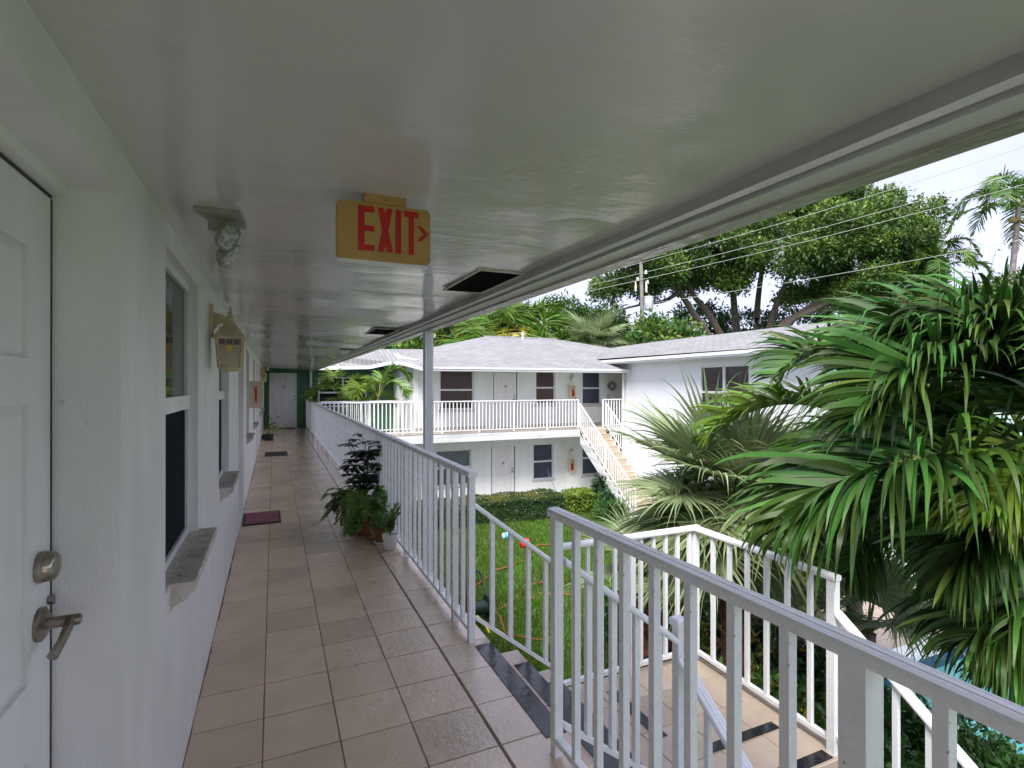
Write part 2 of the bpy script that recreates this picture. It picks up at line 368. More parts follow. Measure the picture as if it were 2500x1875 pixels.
def ceiling_material():
    m = bpy.data.materials.new('gloss_ceiling_paint'); m.use_nodes = True
    n, l = m.node_tree.nodes, m.node_tree.links; p = n['Principled BSDF']
    g = n.new('ShaderNodeNewGeometry')
    t = n.new('ShaderNodeTexNoise'); t.inputs['Scale'].default_value = 1.3; t.inputs['Detail'].default_value = 4; l.new(g.outputs['Position'], t.inputs['Vector'])
    r = n.new('ShaderNodeValToRGB'); r.color_ramp.elements[0].position = .35; r.color_ramp.elements[1].position = .65
    r.color_ramp.elements[0].color = (.545, .545, .525, 1); r.color_ramp.elements[1].color = (.60, .60, .578, 1)
    l.new(t.outputs['Fac'], r.inputs['Fac']); l.new(r.outputs['Color'], p.inputs['Base Color'])
    p.inputs['Roughness'].default_value = .12; p.inputs['Specular IOR Level'].default_value = .85
    mp = n.new('ShaderNodeMapping'); mp.inputs['Scale'].default_value = (1.0, 2.3, 1); l.new(g.outputs['Position'], mp.inputs['Vector'])
    t1 = n.new('ShaderNodeTexNoise'); t1.inputs['Scale'].default_value = 2.2; t1.inputs['Detail'].default_value = 7; t1.inputs['Roughness'].default_value = .62; l.new(mp.outputs['Vector'], t1.inputs['Vector'])
    t2 = n.new('ShaderNodeTexNoise'); t2.inputs['Scale'].default_value = 28; t2.inputs['Detail'].default_value = 3; l.new(g.outputs['Position'], t2.inputs['Vector'])
    b1 = n.new('ShaderNodeBump'); b1.inputs['Strength'].default_value = .55; b1.inputs['Distance'].default_value = .04
    b2 = n.new('ShaderNodeBump'); b2.inputs['Strength'].default_value = .05; b2.inputs['Distance'].default_value = .004; l.new(t2.outputs['Fac'], b2.inputs['Height'])
    tm = n.new('ShaderNodeTexNoise'); tm.inputs['Scale'].default_value = .9; tm.inputs['Detail'].default_value = 2; l.new(g.outputs['Position'], tm.inputs['Vector'])
    rm = n.new('ShaderNodeMapRange'); rm.inputs['From Min'].default_value = .47; rm.inputs['From Max'].default_value = .66; rm.inputs['To Min'].default_value = .10; l.new(tm.outputs['Fac'], rm.inputs['Value'])
    mm = n.new('ShaderNodeMath'); mm.operation = 'MULTIPLY'; l.new(t1.outputs['Fac'], mm.inputs[0]); l.new(rm.outputs['Result'], mm.inputs[1]); l.new(mm.outputs[0], b1.inputs['Height'])
    l.new(b1.outputs['Normal'], b2.inputs['Normal']); l.new(b2.outputs['Normal'], p.inputs['Normal'])
    return m
M['ceiling'] = ceiling_material()
M['soffit'] = mat('soffit_paint', (.68, .69, .67), .4, col2=(.58, .59, .56), vscale=2.5, stretch=(4, .7, 4), bump=.3, bscale=18)
M['trim_shade_dirt'] = mat('shaded_grimy_trim', (.60, .60, .56), .7, col2=(.34, .34, .31), vscale=3, stretch=(1, .6, 5), detail=8, ramp=(.3, .7))  # recess shade put into the colour of the trim face, with grimy streaks
M['drip'] = mat('wet_drip_edge', (.50, .49, .44), .12, col2=(.36, .35, .29), vscale=7, bump=.9, bscale=16, bdist=.02, stretch=(2, .8, 2), detail=8)

def shingle_material(name, axis):
    """courses of pale grey asphalt shingles; axis = the horizontal axis running up the slope"""
    m = bpy.data.materials.new(name); m.use_nodes = True
    n, l = m.node_tree.nodes, m.node_tree.links; p = n['Principled BSDF']; p.inputs['Roughness'].default_value = .8
    g = n.new('ShaderNodeNewGeometry'); sx = n.new('ShaderNodeSeparateXYZ'); l.new(g.outputs['Position'], sx.inputs[0])
    cx = n.new('ShaderNodeCombineXYZ')
    l.new(sx.outputs['X' if axis == 'Y' else 'Y'], cx.inputs['X']); l.new(sx.outputs[axis], cx.inputs['Y'])
    br = n.new('ShaderNodeTexBrick'); br.inputs['Scale'].default_value = 1; br.inputs['Brick Width'].default_value = .32; br.inputs['Row Height'].default_value = .16
    br.inputs['Mortar Size'].default_value = .012; br.inputs['Mortar Smooth'].default_value = .6; br.inputs['Bias'].default_value = -.1
    br.inputs['Color1'].default_value = (.34, .337, .338, 1); br.inputs['Color2'].default_value = (.262, .26, .262, 1); br.inputs['Mortar'].default_value = (.13, .13, .132, 1)
    l.new(cx.outputs[0], br.inputs['Vector'])
    t = n.new('ShaderNodeTexNoise'); t.inputs['Scale'].default_value = .8; t.inputs['Detail'].default_value = 7; l.new(g.outputs['Position'], t.inputs['Vector'])
    mx = n.new('ShaderNodeMix'); mx.data_type = 'RGBA'; mx.blend_type = 'MULTIPLY'; mx.inputs['Factor'].default_value = .35
    l.new(br.outputs['Color'], mx.inputs['A']); l.new(t.outputs['Fac'], mx.inputs['B'])
    gm = n.new('ShaderNodeBrightContrast'); gm.inputs['Bright'].default_value = .02; l.new(mx.outputs['Result'], gm.inputs['Color'])
    l.new(gm.outputs['Color'], p.inputs['Base Color'])
    b = n.new('ShaderNodeBump'); b.inputs['Strength'].default_value = .6; b.inputs['Distance'].default_value = .01; b.invert = True
    l.new(br.outputs['Fac'], b.inputs['Height']); l.new(b.outputs['Normal'], p.inputs['Normal'])
    return m
M['shingle_y'] = shingle_material('shingles_y', 'Y'); M['shingle_x'] = shingle_material('shingles_x', 'X')

def blind_material(name, base, gap):
    m = bpy.data.materials.new(name); m.use_nodes = True
    n, l = m.node_tree.nodes, m.node_tree.links; p = n['Principled BSDF']; p.inputs['Roughness'].default_value = .25
    g = n.new('ShaderNodeNewGeometry'); w = n.new('ShaderNodeTexWave'); w.bands_direction = 'Z'; w.inputs['Scale'].default_value = 6.5
    l.new(g.outputs['Position'], w.inputs['Vector'])
    r = n.new('ShaderNodeValToRGB'); r.color_ramp.elements[0].color = (*gap, 1); r.color_ramp.elements[1].color = (*base, 1)
    r.color_ramp.elements[0].position = .3; r.color_ramp.elements[1].position = .5
    l.new(w.outputs['Fac'], r.inputs['Fac']); l.new(r.outputs['Color'], p.inputs['Base Color']); return m
M['blind'] = blind_material('brown_blinds', (.075, .038, .034), (.030, .016, .016))
M['blind_dark'] = blind_material('dark_blinds', (.075, .055, .05), (.012, .01, .01))

def water_material():
    m = bpy.data.materials.new('pool_water'); m.use_nodes = True
    n, l = m.node_tree.nodes, m.node_tree.links; n.remove(n['Principled BSDF']); out = n['Material Output']
    tr = n.new('ShaderNodeBsdfTransparent'); tr.inputs['Color'].default_value = (.62, .86, .88, 1)
    gl = n.new('ShaderNodeBsdfGlossy'); gl.inputs['Roughness'].default_value = .02; fr = n.new('ShaderNodeFresnel'); fr.inputs['IOR'].default_value = 1.33
    t = n.new('ShaderNodeTexNoise'); t.inputs['Scale'].default_value = 5; b = n.new('ShaderNodeBump'); b.inputs['Strength'].default_value = .2; b.inputs['Distance'].default_value = .03
    l.new(t.outputs['Fac'], b.inputs['Height'])
    for q in (gl, fr): l.new(b.outputs['Normal'], q.inputs['Normal'])
    mx = n.new('ShaderNodeMixShader'); l.new(fr.outputs['Fac'], mx.inputs['Fac']); l.new(tr.outputs['BSDF'], mx.inputs[1]); l.new(gl.outputs['BSDF'], mx.inputs[2])
    l.new(mx.outputs['Shader'], out.inputs['Surface']); return m
M['water'] = water_material()
M['pool'] = mat('pool_plaster', (.30, .50, .52), .6, var=.08, vscale=2)
M['pooltile'] = mat('pool_blue_tile', (.02, .03, .14), .2, var=.3, vscale=20)
M['deck'] = None

# ------------------------------------------------------------------ foliage generators
def catmull(pts, n):
    P = np.array(pts, float); P = np.vstack([2*P[0]-P[1], P, 2*P[-1]-P[-2]]); m = len(P)-3; out = []
    for u in np.linspace(0, m-1e-6, n):
        i = int(u); t = u-i; a, b, c, d = P[i:i+4]
        out.append(.5*((2*b)+(-a+c)*t+(2*a-5*b+4*c-d)*t*t+(-a+3*b-3*c+d)*t**3))
    return np.array(out)
def unit(v): return v/(np.linalg.norm(v, axis=-1, keepdims=True)+1e-9)

def strips(base, d0, side, length, width, droop, K=5, prof=None, curl=None):
    """many leaflets at once: base,d0,side (n,3); length,width,droop (n,). returns V,F"""
    n = len(base); P = base.copy(); d = d0.copy()
    if prof is None: prof = np.sin(np.pi*np.clip(np.linspace(.10, 1, K+1), 0, 1)**.75)**.8
    prof = np.array(prof); prof[-1] = .03
    g = np.array([0, 0, -1.0]); V = np.zeros((n, K+1, 2, 3))
    for k in range(K+1):
        sd_ = unit(side-(side*d).sum(1, keepdims=True)*d)
        w = (width*prof[k]*.5)[:, None]
        V[:, k, 0] = P-sd_*w; V[:, k, 1] = P+sd_*w
        P = P+d*(length/K)[:, None]
        d = unit(d+g*(droop*(.25+1.5*k/K)/K+(0 if curl is None else curl*(k/K)**3*4/K))[:, None])
    idx = np.arange(n*(K+1)*2).reshape(n, K+1, 2)
    F = np.stack([idx[:, :-1, 0], idx[:, :-1, 1], idx[:, 1:, 1], idx[:, 1:, 0]], -1).reshape(-1, 4)
    return V.reshape(-1, 3), F

def frond(parent, pts, mleaf, n=46, L=.7, W=.035, droop=.8, a0=70, a1=28, lift=.25, rad=.014, start=.14, name='frond', seed=0, tiplen=.45, K=5, jitter=.12, curl=0):
    r = np.random.default_rng(seed+11); path = catmull(pts, 60)
    V, F = [], []; off = 0
    mb = MB().tube(path[::3], np.linspace(rad, rad*.25, len(path[::3])), 5)
    for s in (-1, 1):
        t = np.linspace(start, .995, n)+r.uniform(-.006, .006, n); t = np.clip(t, 0, .999)
        ii = (t*(len(path)-1)); i0 = ii.astype(int); fr = (ii-i0)[:, None]
        P = path[i0]*(1-fr)+path[np.minimum(i0+1, len(path)-1)]*fr
        T = unit(path[np.minimum(i0+2, len(path)-1)]-path[np.maximum(i0-2, 0)])
        up = np.array([0, 0, 1.0]); S = unit(np.cross(T, up)); N = unit(np.cross(S, T))
        a = np.radians(a0+(a1-a0)*t**1.3)[:, None]+r.normal(0, .07, (n, 1))
        d = unit(S*s*np.sin(a)+T*np.cos(a)+N*(lift+r.normal(0, jitter, (n, 1))))
        ln = L*(np.clip(np.sin(np.pi*(.18+.62*t)), 0, 1)**.8)*(1-(1-tiplen)*np.clip((t-.75)/.25, 0, 1))*r.uniform(.85, 1.1, n)
        side = unit(T*.8+N*.5*(-1)+r.normal(0, .35, (n, 3)))
        v, f = strips(P, d, side, ln, W*r.uniform(.8, 1.2, n), droop*r.uniform(.2, 2.0, n), K, curl=curl*r.uniform(.1, 1.9, n) if curl else None)
        V.append(v); F.append(f+off); off += len(v)
    o = np_obj(name, np.vstack(V), np.vstack(F), mleaf, parent)
    mb.build('rachis', M['rachis'], o)
    return o

def fan_leaf(parent, base, hub, axis, normal, mleaf, Rr=.85, n=42, span=300, droop=1.3, seed=0, split=.48):
    r = np.random.default_rng(seed+3)
    axis = unit(np.array(axis, float)); normal = np.array(normal, float); normal = unit(normal-normal.dot(axis)*axis); side = np.cross(normal, axis)
    th = np.radians(np.linspace(-span/2, span/2, n)); dth = np.radians(span)/n
    d = np.cos(th)[:, None]*axis+np.sin(th)[:, None]*side
    d = unit(d+normal*.16)
    tang = -np.sin(th)[:, None]*axis+np.cos(th)[:, None]*side
    pleat = unit(tang+normal*np.where(np.arange(n) % 2, .45, -.45)[:, None])
    ln = Rr*(1-.28*np.abs(th)/np.pi)*r.uniform(.85, 1.08, n)
    K = 11; u = np.linspace(0, 1, K+1); prof = np.where(u < split, u*1.06, split*.92*np.clip((1-u)/(1-split), 0, 1)**1.25)+.008
    P = np.tile(np.array(hub, float), (n, 1)); dd = d.copy(); V = np.zeros((n, K+1, 2, 3)); g = np.array([0, 0, -1.0])
    dr = droop*r.uniform(.6, 1.5, n)
    for k in range(K+1):
        sd_ = unit(pleat-(pleat*dd).sum(1, keepdims=True)*dd); w = (ln*dth*prof[k]*.52)[:, None]
        V[:, k, 0] = P-sd_*w; V[:, k, 1] = P+sd_*w
        P = P+dd*(ln/K)[:, None]
        if u[k] > split-.15: dd = unit(dd+g*(dr*(u[k]-split+.2)*2.0/K)[:, None]+r.normal(0, .05, (n, 3)))
    idx = np.arange(n*(K+1)*2).reshape(n, K+1, 2)
    F = np.stack([idx[:, :-1, 0], idx[:, :-1, 1], idx[:, 1:, 1], idx[:, 1:, 0]], -1).reshape(-1, 4)
    o = np_obj('fan_leaf', V.reshape(-1, 3), F, mleaf, parent)
    mid = (np.array(base)+np.array(hub))/2+np.array([0, 0, .06])
    MB().tube(catmull([base, mid, hub], 7), np.linspace(.017, .009, 7), 5).build('petiole', M['rachis'], o)
    return o

def leaves_mesh(cent, dirs, size, rs, fold=.25, asp=.42):
    """diamond leaves folded on the midrib; cent,dirs (n,3), size (n,)"""
    n = len(cent); d = unit(dirs); ref = unit(rs.normal(0, 1, (n, 3))); s = unit(np.cross(d, ref)); nn = np.cross(s, d)
    L = size[:, None]; w = L*asp*.5
    V = np.stack([cent, cent+d*L*.45+s*w+nn*L*fold*.3, cent+d*L, cent+d*L*.45-s*w+nn*L*fold*.3], 1)
    i = np.arange(n)*4
    F = np.concatenate([np.stack([i, i+1, i+2], 1), np.stack([i, i+2, i+3], 1)])
    return V.reshape(-1, 3), F

def clump_leaves(blobs, nclump, per, size, rs, spread=.22, shell=.55, asp=.42, droop=.1):
    """leaf rosettes scattered through ellipsoids blobs=[(centre, radii)]"""
    vol = np.array([np.prod(np.array(b[1]))**.67 for b in blobs]); cnt = rs.multinomial(nclump, vol/vol.sum()); cs, ds = [], []
    for (c, rad), k in zip(blobs, cnt):
        v = unit(rs.normal(0, 1, (k, 3))); rr = (shell+(1-shell)*rs.random(k)**.6)[:, None]
        # lumpy outline
        lump = 1+.16*np.sin(v[:, :1]*7+c[0])*np.cos(v[:, 1:2]*6+c[1])+.10*np.sin(v[:, 2:]*11)
        cs.append(np.array(c)+v*rr*lump*np.array(rad)); ds.append(v)
    cs, ds = np.vstack(cs), np.vstack(ds); m = len(cs)
    cc = np.repeat(cs, per, 0)+rs.normal(0, spread*.35, (m*per, 3)); od = np.repeat(ds, per, 0)
    dd = unit(od*.7+rs.normal(0, .75, (m*per, 3))+np.array([0, 0, .25-droop]))
    return leaves_mesh(cc, dd, size*rs.uniform(.6, 1.25, m*per), rs, asp=asp)

def box_leaves(x0, x1, y0, y1, z0, z1, n, size, rs, asp=.55):
    """clipped hedge skin: leaves on front, sides and top with a little raggedness"""
    A = np.array([(x1-x0)*(z1-z0), (x1-x0)*(z1-z0)*.4, (y1-y0)*(z1-z0), (y1-y0)*(z1-z0), (x1-x0)*(y1-y0)]); cnt = rs.multinomial(n, A/A.sum()); out = []; dr = []
    for k, c in enumerate(cnt):
        u, v = rs.random(c), rs.random(c); j = np.abs(rs.normal(0, .035, c))
        if k < 2: P = np.stack([x0+u*(x1-x0), (y0+j if k == 0 else y1-j), z0+v*(z1-z0)], 1); N = np.tile([0, -1 if k == 0 else 1, .2], (c, 1))
        elif k < 4: P = np.stack([(x0+j if k == 2 else x1-j), y0+u*(y1-y0), z0+v*(z1-z0)], 1); N = np.tile([-1 if k == 2 else 1, 0, .2], (c, 1))
        else: P = np.stack([x0+u*(x1-x0), y0+v*(y1-y0), z1-j], 1); N = np.tile([0, 0, 1.], (c, 1))
        # rounded corners, wavy faces
        P += .035*np.sin(P[:, [1, 2, 0]]*5+k)+.03*np.sin(P[:, [2, 0, 1]]*9.3+2*k); out.append(P); dr.append(N)
    P, N = np.vstack(out), np.vstack(dr)
    return leaves_mesh(P, unit(N*.6+rs.normal(0, .7, P.shape)), size*rs.uniform(.6, 1.3, len(P)), rs, asp=asp)

# ------------------------------------------------------------------ the ground, pool and paths
GZ = -2.75
POOL = (7.75, 15.0, -4.0, 5.05)
def ring(mb, X0, X1, Y0, Y1, hole, z):
    a, b, c, d = hole
    for q in ((X0, a, Y0, Y1), (b, X1, Y0, Y1), (a, b, Y0, c), (a, b, d, Y1)):
        mb.quad((q[0], q[2], z), (q[1], q[2], z), (q[1], q[3], z), (q[0], q[3], z))
    return mb
tag(ring(MB(), -600, 900, -600, 900, POOL, GZ).build('ground', M['lawn']), kind='structure')
tag(MB().quad((3.2, -1, GZ+.006), (7.34, -1, GZ+.006), (7.34, 7.6, GZ+.006), (4.9, 7.6, GZ+.006)).build('planting_bed', M['mulch']), kind='structure')
tag(MB().box(1.6, 12.3, 16.45, 18.2, GZ, GZ+.05).build('garden_path', M['concrete']), kind='structure')

def deck_material():
    m = tile_material('deck_tile', (.40, .30, .22), (.35, .26, .19), .3); n, l = m.node_tree.nodes, m.node_tree.links; p = n['Principled BSDF']
    g = n.new('ShaderNodeNewGeometry'); br = n.new('ShaderNodeTexBrick'); br.offset = 0
    br.inputs['Brick Width'].default_value = .33; br.inputs['Row Height'].default_value = .33; br.inputs['Scale'].default_value = 1; br.inputs['Mortar Size'].default_value = .008
    br.inputs['Color1'].default_value = (.40, .30, .225, 1); br.inputs['Color2'].default_value = (.35, .26, .195, 1); br.inputs['Mortar'].default_value = (.19, .13, .10, 1)
    mp = n.new('ShaderNodeMapping'); mp.inputs['Rotation'].default_value = (0, 0, R(6)); l.new(g.outputs['Position'], mp.inputs['Vector']); l.new(mp.outputs['Vector'], br.inputs['Vector'])
    l.new(br.outputs['Color'], p.inputs['Base Color']); return m
M['deck'] = deck_material()
deck = ring(MB(), 7.35, 15.6, -4.6, 8.2, POOL, GZ+.05)
tag(deck.build('pool_deck', M['deck']), kind='structure')
pool = thing('swimming_pool', 'blue tiled swimming pool with white coping seen through the palm fronds', 'pool', (11, .5, GZ))
a, b, c, d = POOL
pb = MB()
for P, Q in (((a, c), (b, c)), ((b, c), (b, d)), ((b, d), (a, d)), ((a, d), (a, c))):
    pb.quad((*P, GZ-1.3), (*Q, GZ-1.3), (*Q, GZ-.22), (*P, GZ-.22))
pb.quad((a, c, GZ-1.3), (b, c, GZ-1.3), (b, d, GZ-1.3), (a, d, GZ-1.3))
pb.build('basin', M['pool'], pool)
pt = MB()
for P, Q in (((a, c), (b, c)), ((b, c), (b, d)), ((b, d), (a, d)), ((a, d), (a, c))):
    pt.quad((*P, GZ-.22), (*Q, GZ-.22), (*Q, GZ+.03), (*P, GZ+.03))
pt.build('tile_band', M['pooltile'], pool)
MB().quad((a, c, GZ-.09), (b, c, GZ-.09), (b, d, GZ-.09), (a, d, GZ-.09)).build('water', M['water'], pool)
cp = MB()
for q in ((a-.02, b+.25, d-.03, d+.28), (a-.28, a+.03, c, d+.28)): cp.cbox(q[0], q[1], q[2], q[3], GZ+.03, GZ+.115, .02)
cp.build('coping', M['gutter'], pool)
lad = thing('pool_ladder', 'polished steel handrail at the edge of the swimming pool', 'handrail', (9.9, 5.2, GZ))
MB().tube(catmull([(9.6, 5.6, GZ), (9.6, 5.55, GZ+.6), (9.62, 5.3, GZ+.85), (9.7, 4.9, GZ+.7), (9.75, 4.6, GZ)], 20), .02, 8).build('rail', M['steel'], lad, True)

# ------------------------------------------------------------------ walls with real openings
def wall_panel(mb, plane, at_, u0, u1, z0, z1, openings, depth, zdir):
    """plane 'X' (wall in the plane X=at_, u = Y) or 'Y' (u = X). The outer face is at at_, reveals go `depth` inwards (zdir = +1/-1 along the normal axis)."""
    us = sorted({u0, u1, *[v for o in openings for v in o[:2]]}); zs = sorted({z0, z1, *[v for o in openings for v in o[2:4]]})
    p3 = (lambda u, z, off=0.0: (at_+zdir*off, u, z)) if plane == 'X' else (lambda u, z, off=0.0: (u, at_+zdir*off, z))
    for i in range(len(us)-1):
        for j in range(len(zs)-1):
            um, zm = (us[i]+us[i+1])/2, (zs[j]+zs[j+1])/2
            if any(o[0] < um < o[1] and o[2] < zm < o[3] for o in openings): continue
            mb.quad(p3(us[i], zs[j]), p3(us[i+1], zs[j]), p3(us[i+1], zs[j+1]), p3(us[i], zs[j+1]))
    for a, b, c, d in openings:
        for (P, Q) in (((a, c), (b, c)), ((b, c), (b, d)), ((b, d), (a, d)), ((a, d), (a, c))):
            mb.quad(p3(*P), p3(*Q), p3(*Q, depth), p3(*P, depth))
    return mb

def window(bld, plane, at_, u0, u1, z0, z1, zdir, depth, mat_up, mat_low, sill=None, sill_mat=None, split=.52, mull=0, fw=.045, sill_out=.08, name='window', pane_in=0.0):
    """frame set `depth` inside the wall face, upper and lower pane, meeting rail, sill"""
    def bx(mb, ua, ub, oa, ob, za, zb):
        A, B = at_+zdir*oa, at_+zdir*ob; A, B = min(A, B), max(A, B)
        return mb.box(A, B, ua, ub, za, zb) if plane == 'X' else mb.box(ua, ub, A, B, za, zb)
    zm = z0+(z1-z0)*(1-split)
    f = MB()
    bx(f, u0, u0+fw, depth-.045, depth+.02, z0, z1); bx(f, u1-fw, u1, depth-.045, depth+.02, z0, z1)
    bx(f, u0+fw, u1-fw, depth-.045, depth+.02, z1-fw, z1); bx(f, u0+fw, u1-fw, depth-.045, depth+.02, z0, z0+fw)
    fo = f.build(name, M['frame'], bld)
    m = MB(); bx(m, u0+fw, u1-fw, depth-.055, depth+.015, zm-.032, zm+.032)
    if mull: bx(m, (u0+u1)/2-.04, (u0+u1)/2+.04, depth-.05, depth+.016, z0+fw, z1-fw)
    m.build('meeting_rail', M['frame'], fo)
    if mull:
        um = (u0+u1)/2; segs = ((u0+fw, um-.04), (um+.04, u1-fw))
    else: segs = ((u0+fw, u1-fw),)
    for (s0, s1) in segs:
        bx(MB(), s0, s1, depth+.005-pane_in, depth+.012-pane_in, zm+.032, z1-fw).build('pane', mat_up, fo)
        bx(MB(), s0, s1, depth-.012-pane_in*.6, depth-.004-pane_in*.6, z0+fw, zm-.032).build('pane', mat_low, fo)
    if sill_mat:
        # moulded sill: ogee section swept along the wall
        prof = [(depth, .004), (-sill_out, .003), (-sill_out-.004, -.012), (-sill_out, -.036), (-sill_out+.016, -.046), (-sill_out+.026, -.064), (-.012, -.088), (0, -.105), (depth, -.105)]
        mb = MB(); ua, ub = (u0+.09, u1+.05) if plane == 'X' else (u0-.06, u1+.06); n = 24; n0 = 0
        rs = random.Random(int(abs(u0)*1000)+7)
        for i in range(n+1):
            u = ua+(ub-ua)*i/n
            for k, (o_, zz) in enumerate(prof):
                jj = rs.uniform(-.0018, .0018) if 1 <= k <= 6 else 0
                if i in (0, n) and 3 <= k <= 6: jj += rs.uniform(0, .015)
                p = (at_+zdir*(o_+jj), u, z0+zz+jj*.6) if plane == 'X' else (u, at_+zdir*(o_+jj), z0+zz+jj*.6)
                mb.v.append(p)
        kk = len(prof)
        for i in range(n):
            for k in range(kk):
                j = (k+1) % kk; mb.f.append((i*kk+k, i*kk+j, (i+1)*kk+j, (i+1)*kk+k))
        mb.f.append(tuple(range(kk))); mb.f.append(tuple(range(n*kk+kk-1, n*kk-1, -1)))
        mb.build('window_sill', sill_mat, fo)
    return fo

def panel_door(bld, plane, at_, u0, u1, z0, z1, zdir, hinge_low, number=None, face=1, panels=True, knob=True, nz=1.52):
    """six-panel door leaf whose outer face is at at_; zdir = inwards"""
    def bx(mb, ua, ub, oa, ob, za, zb):
        A, B = at_+zdir*oa, at_+zdir*ob; A, B = min(A, B), max(A, B)
        return mb.box(A, B, ua, ub, za, zb) if plane == 'X' else mb.box(ua, ub, A, B, za, zb)
    w, h = u1-u0, z1-z0
    cols = ((u0+.13*w, u0+.45*w), (u0+.55*w, u0+.87*w)); rows = ((z0+.10*h, z0+.38*h), (z0+.46*h, z0+.76*h), (z0+.81*h, z0+.93*h))
    leaf = MB(); ops = [(c0, c1, r0, r1) for c0, c1 in cols for r0, r1 in rows]
    wall_panel(leaf, plane, at_, u0, u1, z0, z1, ops, .012, zdir)
    bx(leaf, u0, u1, .013, .045, z0, z1)
    lo = leaf.build('door', M['door'], bld)
    for c0, c1, r0, r1 in ops:
        pm = MB(); s = .022
        P = lambda u, z, o_: (at_+zdir*o_, u, z) if plane == 'X' else (u, at_+zdir*o_, z)
        o4 = [(c0, r0), (c1, r0), (c1, r1), (c0, r1)]; i4 = [(c0+s, r0+s), (c1-s, r0+s), (c1-s, r1-s), (c0+s, r1-s)]
        for k in range(4):
            j = (k+1) % 4; pm.quad(P(*o4[k], .0115), P(*o4[j], .0115), P(*i4[j], .003), P(*i4[k], .003))
        pm.quad(*[P(*q, .003) for q in i4]); pm.build('panel', M['door'], lo)
    uk = (u1-.07) if hinge_low else (u0+.07)
    d = (-zdir, 0, 0) if plane == 'X' else (0, -zdir, 0)
    if knob:
        for zz, rr, nm in ((z0+1.04, .03, 'door_handle'), (z0+1.17, .026, 'deadbolt')):
            c = (at_, uk, zz) if plane == 'X' else (uk, at_, zz)
            k = MB().disc_dir(c, d, [(-.001, rr), (.012, rr), (.018, rr*.5), (.035, rr*.45), (.045, rr*.8), (.062, rr*.6)], 14)
            if nm == 'door_handle' and plane == 'Y':
                sg = -1 if hinge_low else 1
                k.tube([(uk, at_-zdir*.05, zz), (uk+sg*.10, at_-zdir*.05, zz-.008)], .009, 6)
            k.build(nm, M['steel'], lo, True)
    if number:
        me = text_mesh('number', number, .15, .003, M['black']); o = bpy.data.objects.new('door_number', me); C.objects.link(o); o.parent = lo
        rl = root_loc(lo)
        if plane == 'Y': o.location = tuple(np.array([(u0+u1)/2, at_-zdir*.006, z0+nz])-rl); o.rotation_euler = (R(90), 0, 0)
    return lo

# ------------------------------------------------------------------ near wing: the covered walkway
XW, ZC = -.35, 2.19            # wall plane, ceiling height
near = thing('apartment_building', 'near wing with covered tiled walkway, glossy white ceiling and a wall of windows', 'building', (-.35, 8, 0))
W_OPEN = [(2.22, 3.10, .86, 2.10), (4.22, 5.09, .86, 2.10), (8.25, 9.12, .86, 2.10), (10.9, 11.77, .86, 2.10), (15.2, 16.07, .86, 2.10), (17.6, 18.5, .86, 2.10)]
D_OPEN = [(.60, 1.622, .0, 2.08), (6.45, 7.55, .0, 2.08), (12.95, 14.0, .0, 2.08)]
wb = MB(); wall_panel(wb, 'X', XW, -2.6, 21.6, -.02, ZC+.06, W_OPEN+D_OPEN, .155, -1)
wb.build('wall', M['wall'], near)
lw = MB(); lw.quad((1.2, -4, GZ), (1.2, 21.6, GZ), (1.2, 21.6, -.25), (1.2, -4, -.25)); lw.build('lower_wall', M['wall_far'], near)
for k, (a, b, c, d) in enumerate(W_OPEN):
    window(near, 'X', XW, a, b, c, d, -1, .085, M['glass'], M['screen'], sill_mat=M['sill'], split=.47, fw=.035, pane_in=.035)
MB().quad((XW-.19, -2.6, -.2), (XW-.19, 21.8, -.2), (XW-.19, 21.8, 2.4), (XW-.19, -2.6, 2.4)).quad((XW-.19, -2.6, -.2), (XW, -2.6, -.2), (XW, -2.6, 2.25), (XW-.19, -2.6, 2.25)).quad((XW-.19, 21.75, -.2), (4.4, 21.75, -.2), (4.4, 21.75, 2.9), (XW-.19, 21.75, 2.9)).build('light_blocker', M['black'], near)  # unseen black sheets added behind the walls to stop light leaking through gaps
# doors of the near wing, recessed
xh = XW-.138
dn = panel_door(near, 'X', xh, .63, 1.612, .01, 2.045, -1, True, knob=False)
MB().box(xh-.02, xh+.03, .60, 1.622, 2.053, 2.08).build('door_frame', M['wall'], dn)
MB().box(xh-.003, xh+.003, .62, 1.612, 2.046, 2.0525).build('weather_strip', M['black'], dn)
MB().box(xh-.004, xh+.0012, 1.6125, 1.6205, .01, 2.045).build('door_gap', M['black'], dn)
MB().disc_dir((xh, 1.545, 1.185), (1, 0, 0), [(0, .034), (.006, .036), (.030, .031), (.034, .026), (.036, .012)], 20).build('deadbolt', M['steel'], dn, True)
hd = MB().disc_dir((xh, 1.545, 1.055), (1, 0, 0), [(0, .038), (.008, .038), (.014, .030)], 20)
hd.disc_dir((xh+.012, 1.545, 1.055), (1, 0, 0), [(0, .013), (.062, .013), (.066, .010)], 12)
hd.tube([(xh+.058, 1.545, 1.060), (xh+.060, 1.525, 1.048), (xh+.058, 1.49, 1.03), (xh+.050, 1.46, 1.010)], [.011, .010, .009, .011], 8)
hd.build('door_handle', M['steel'], dn, True)
MB().disc_dir((xh+.002, 1.60, 1.09), (1, 0, 0), [(0, .011), (.01, .011)], 10).build('latch_plate', M['steel'], dn)
for (a, b) in ((6.45, 7.55), (12.95, 14.0)):
    dd = panel_door(near, 'X', XW-.148, a+.01, b-.01, .01, 2.045, -1, True)
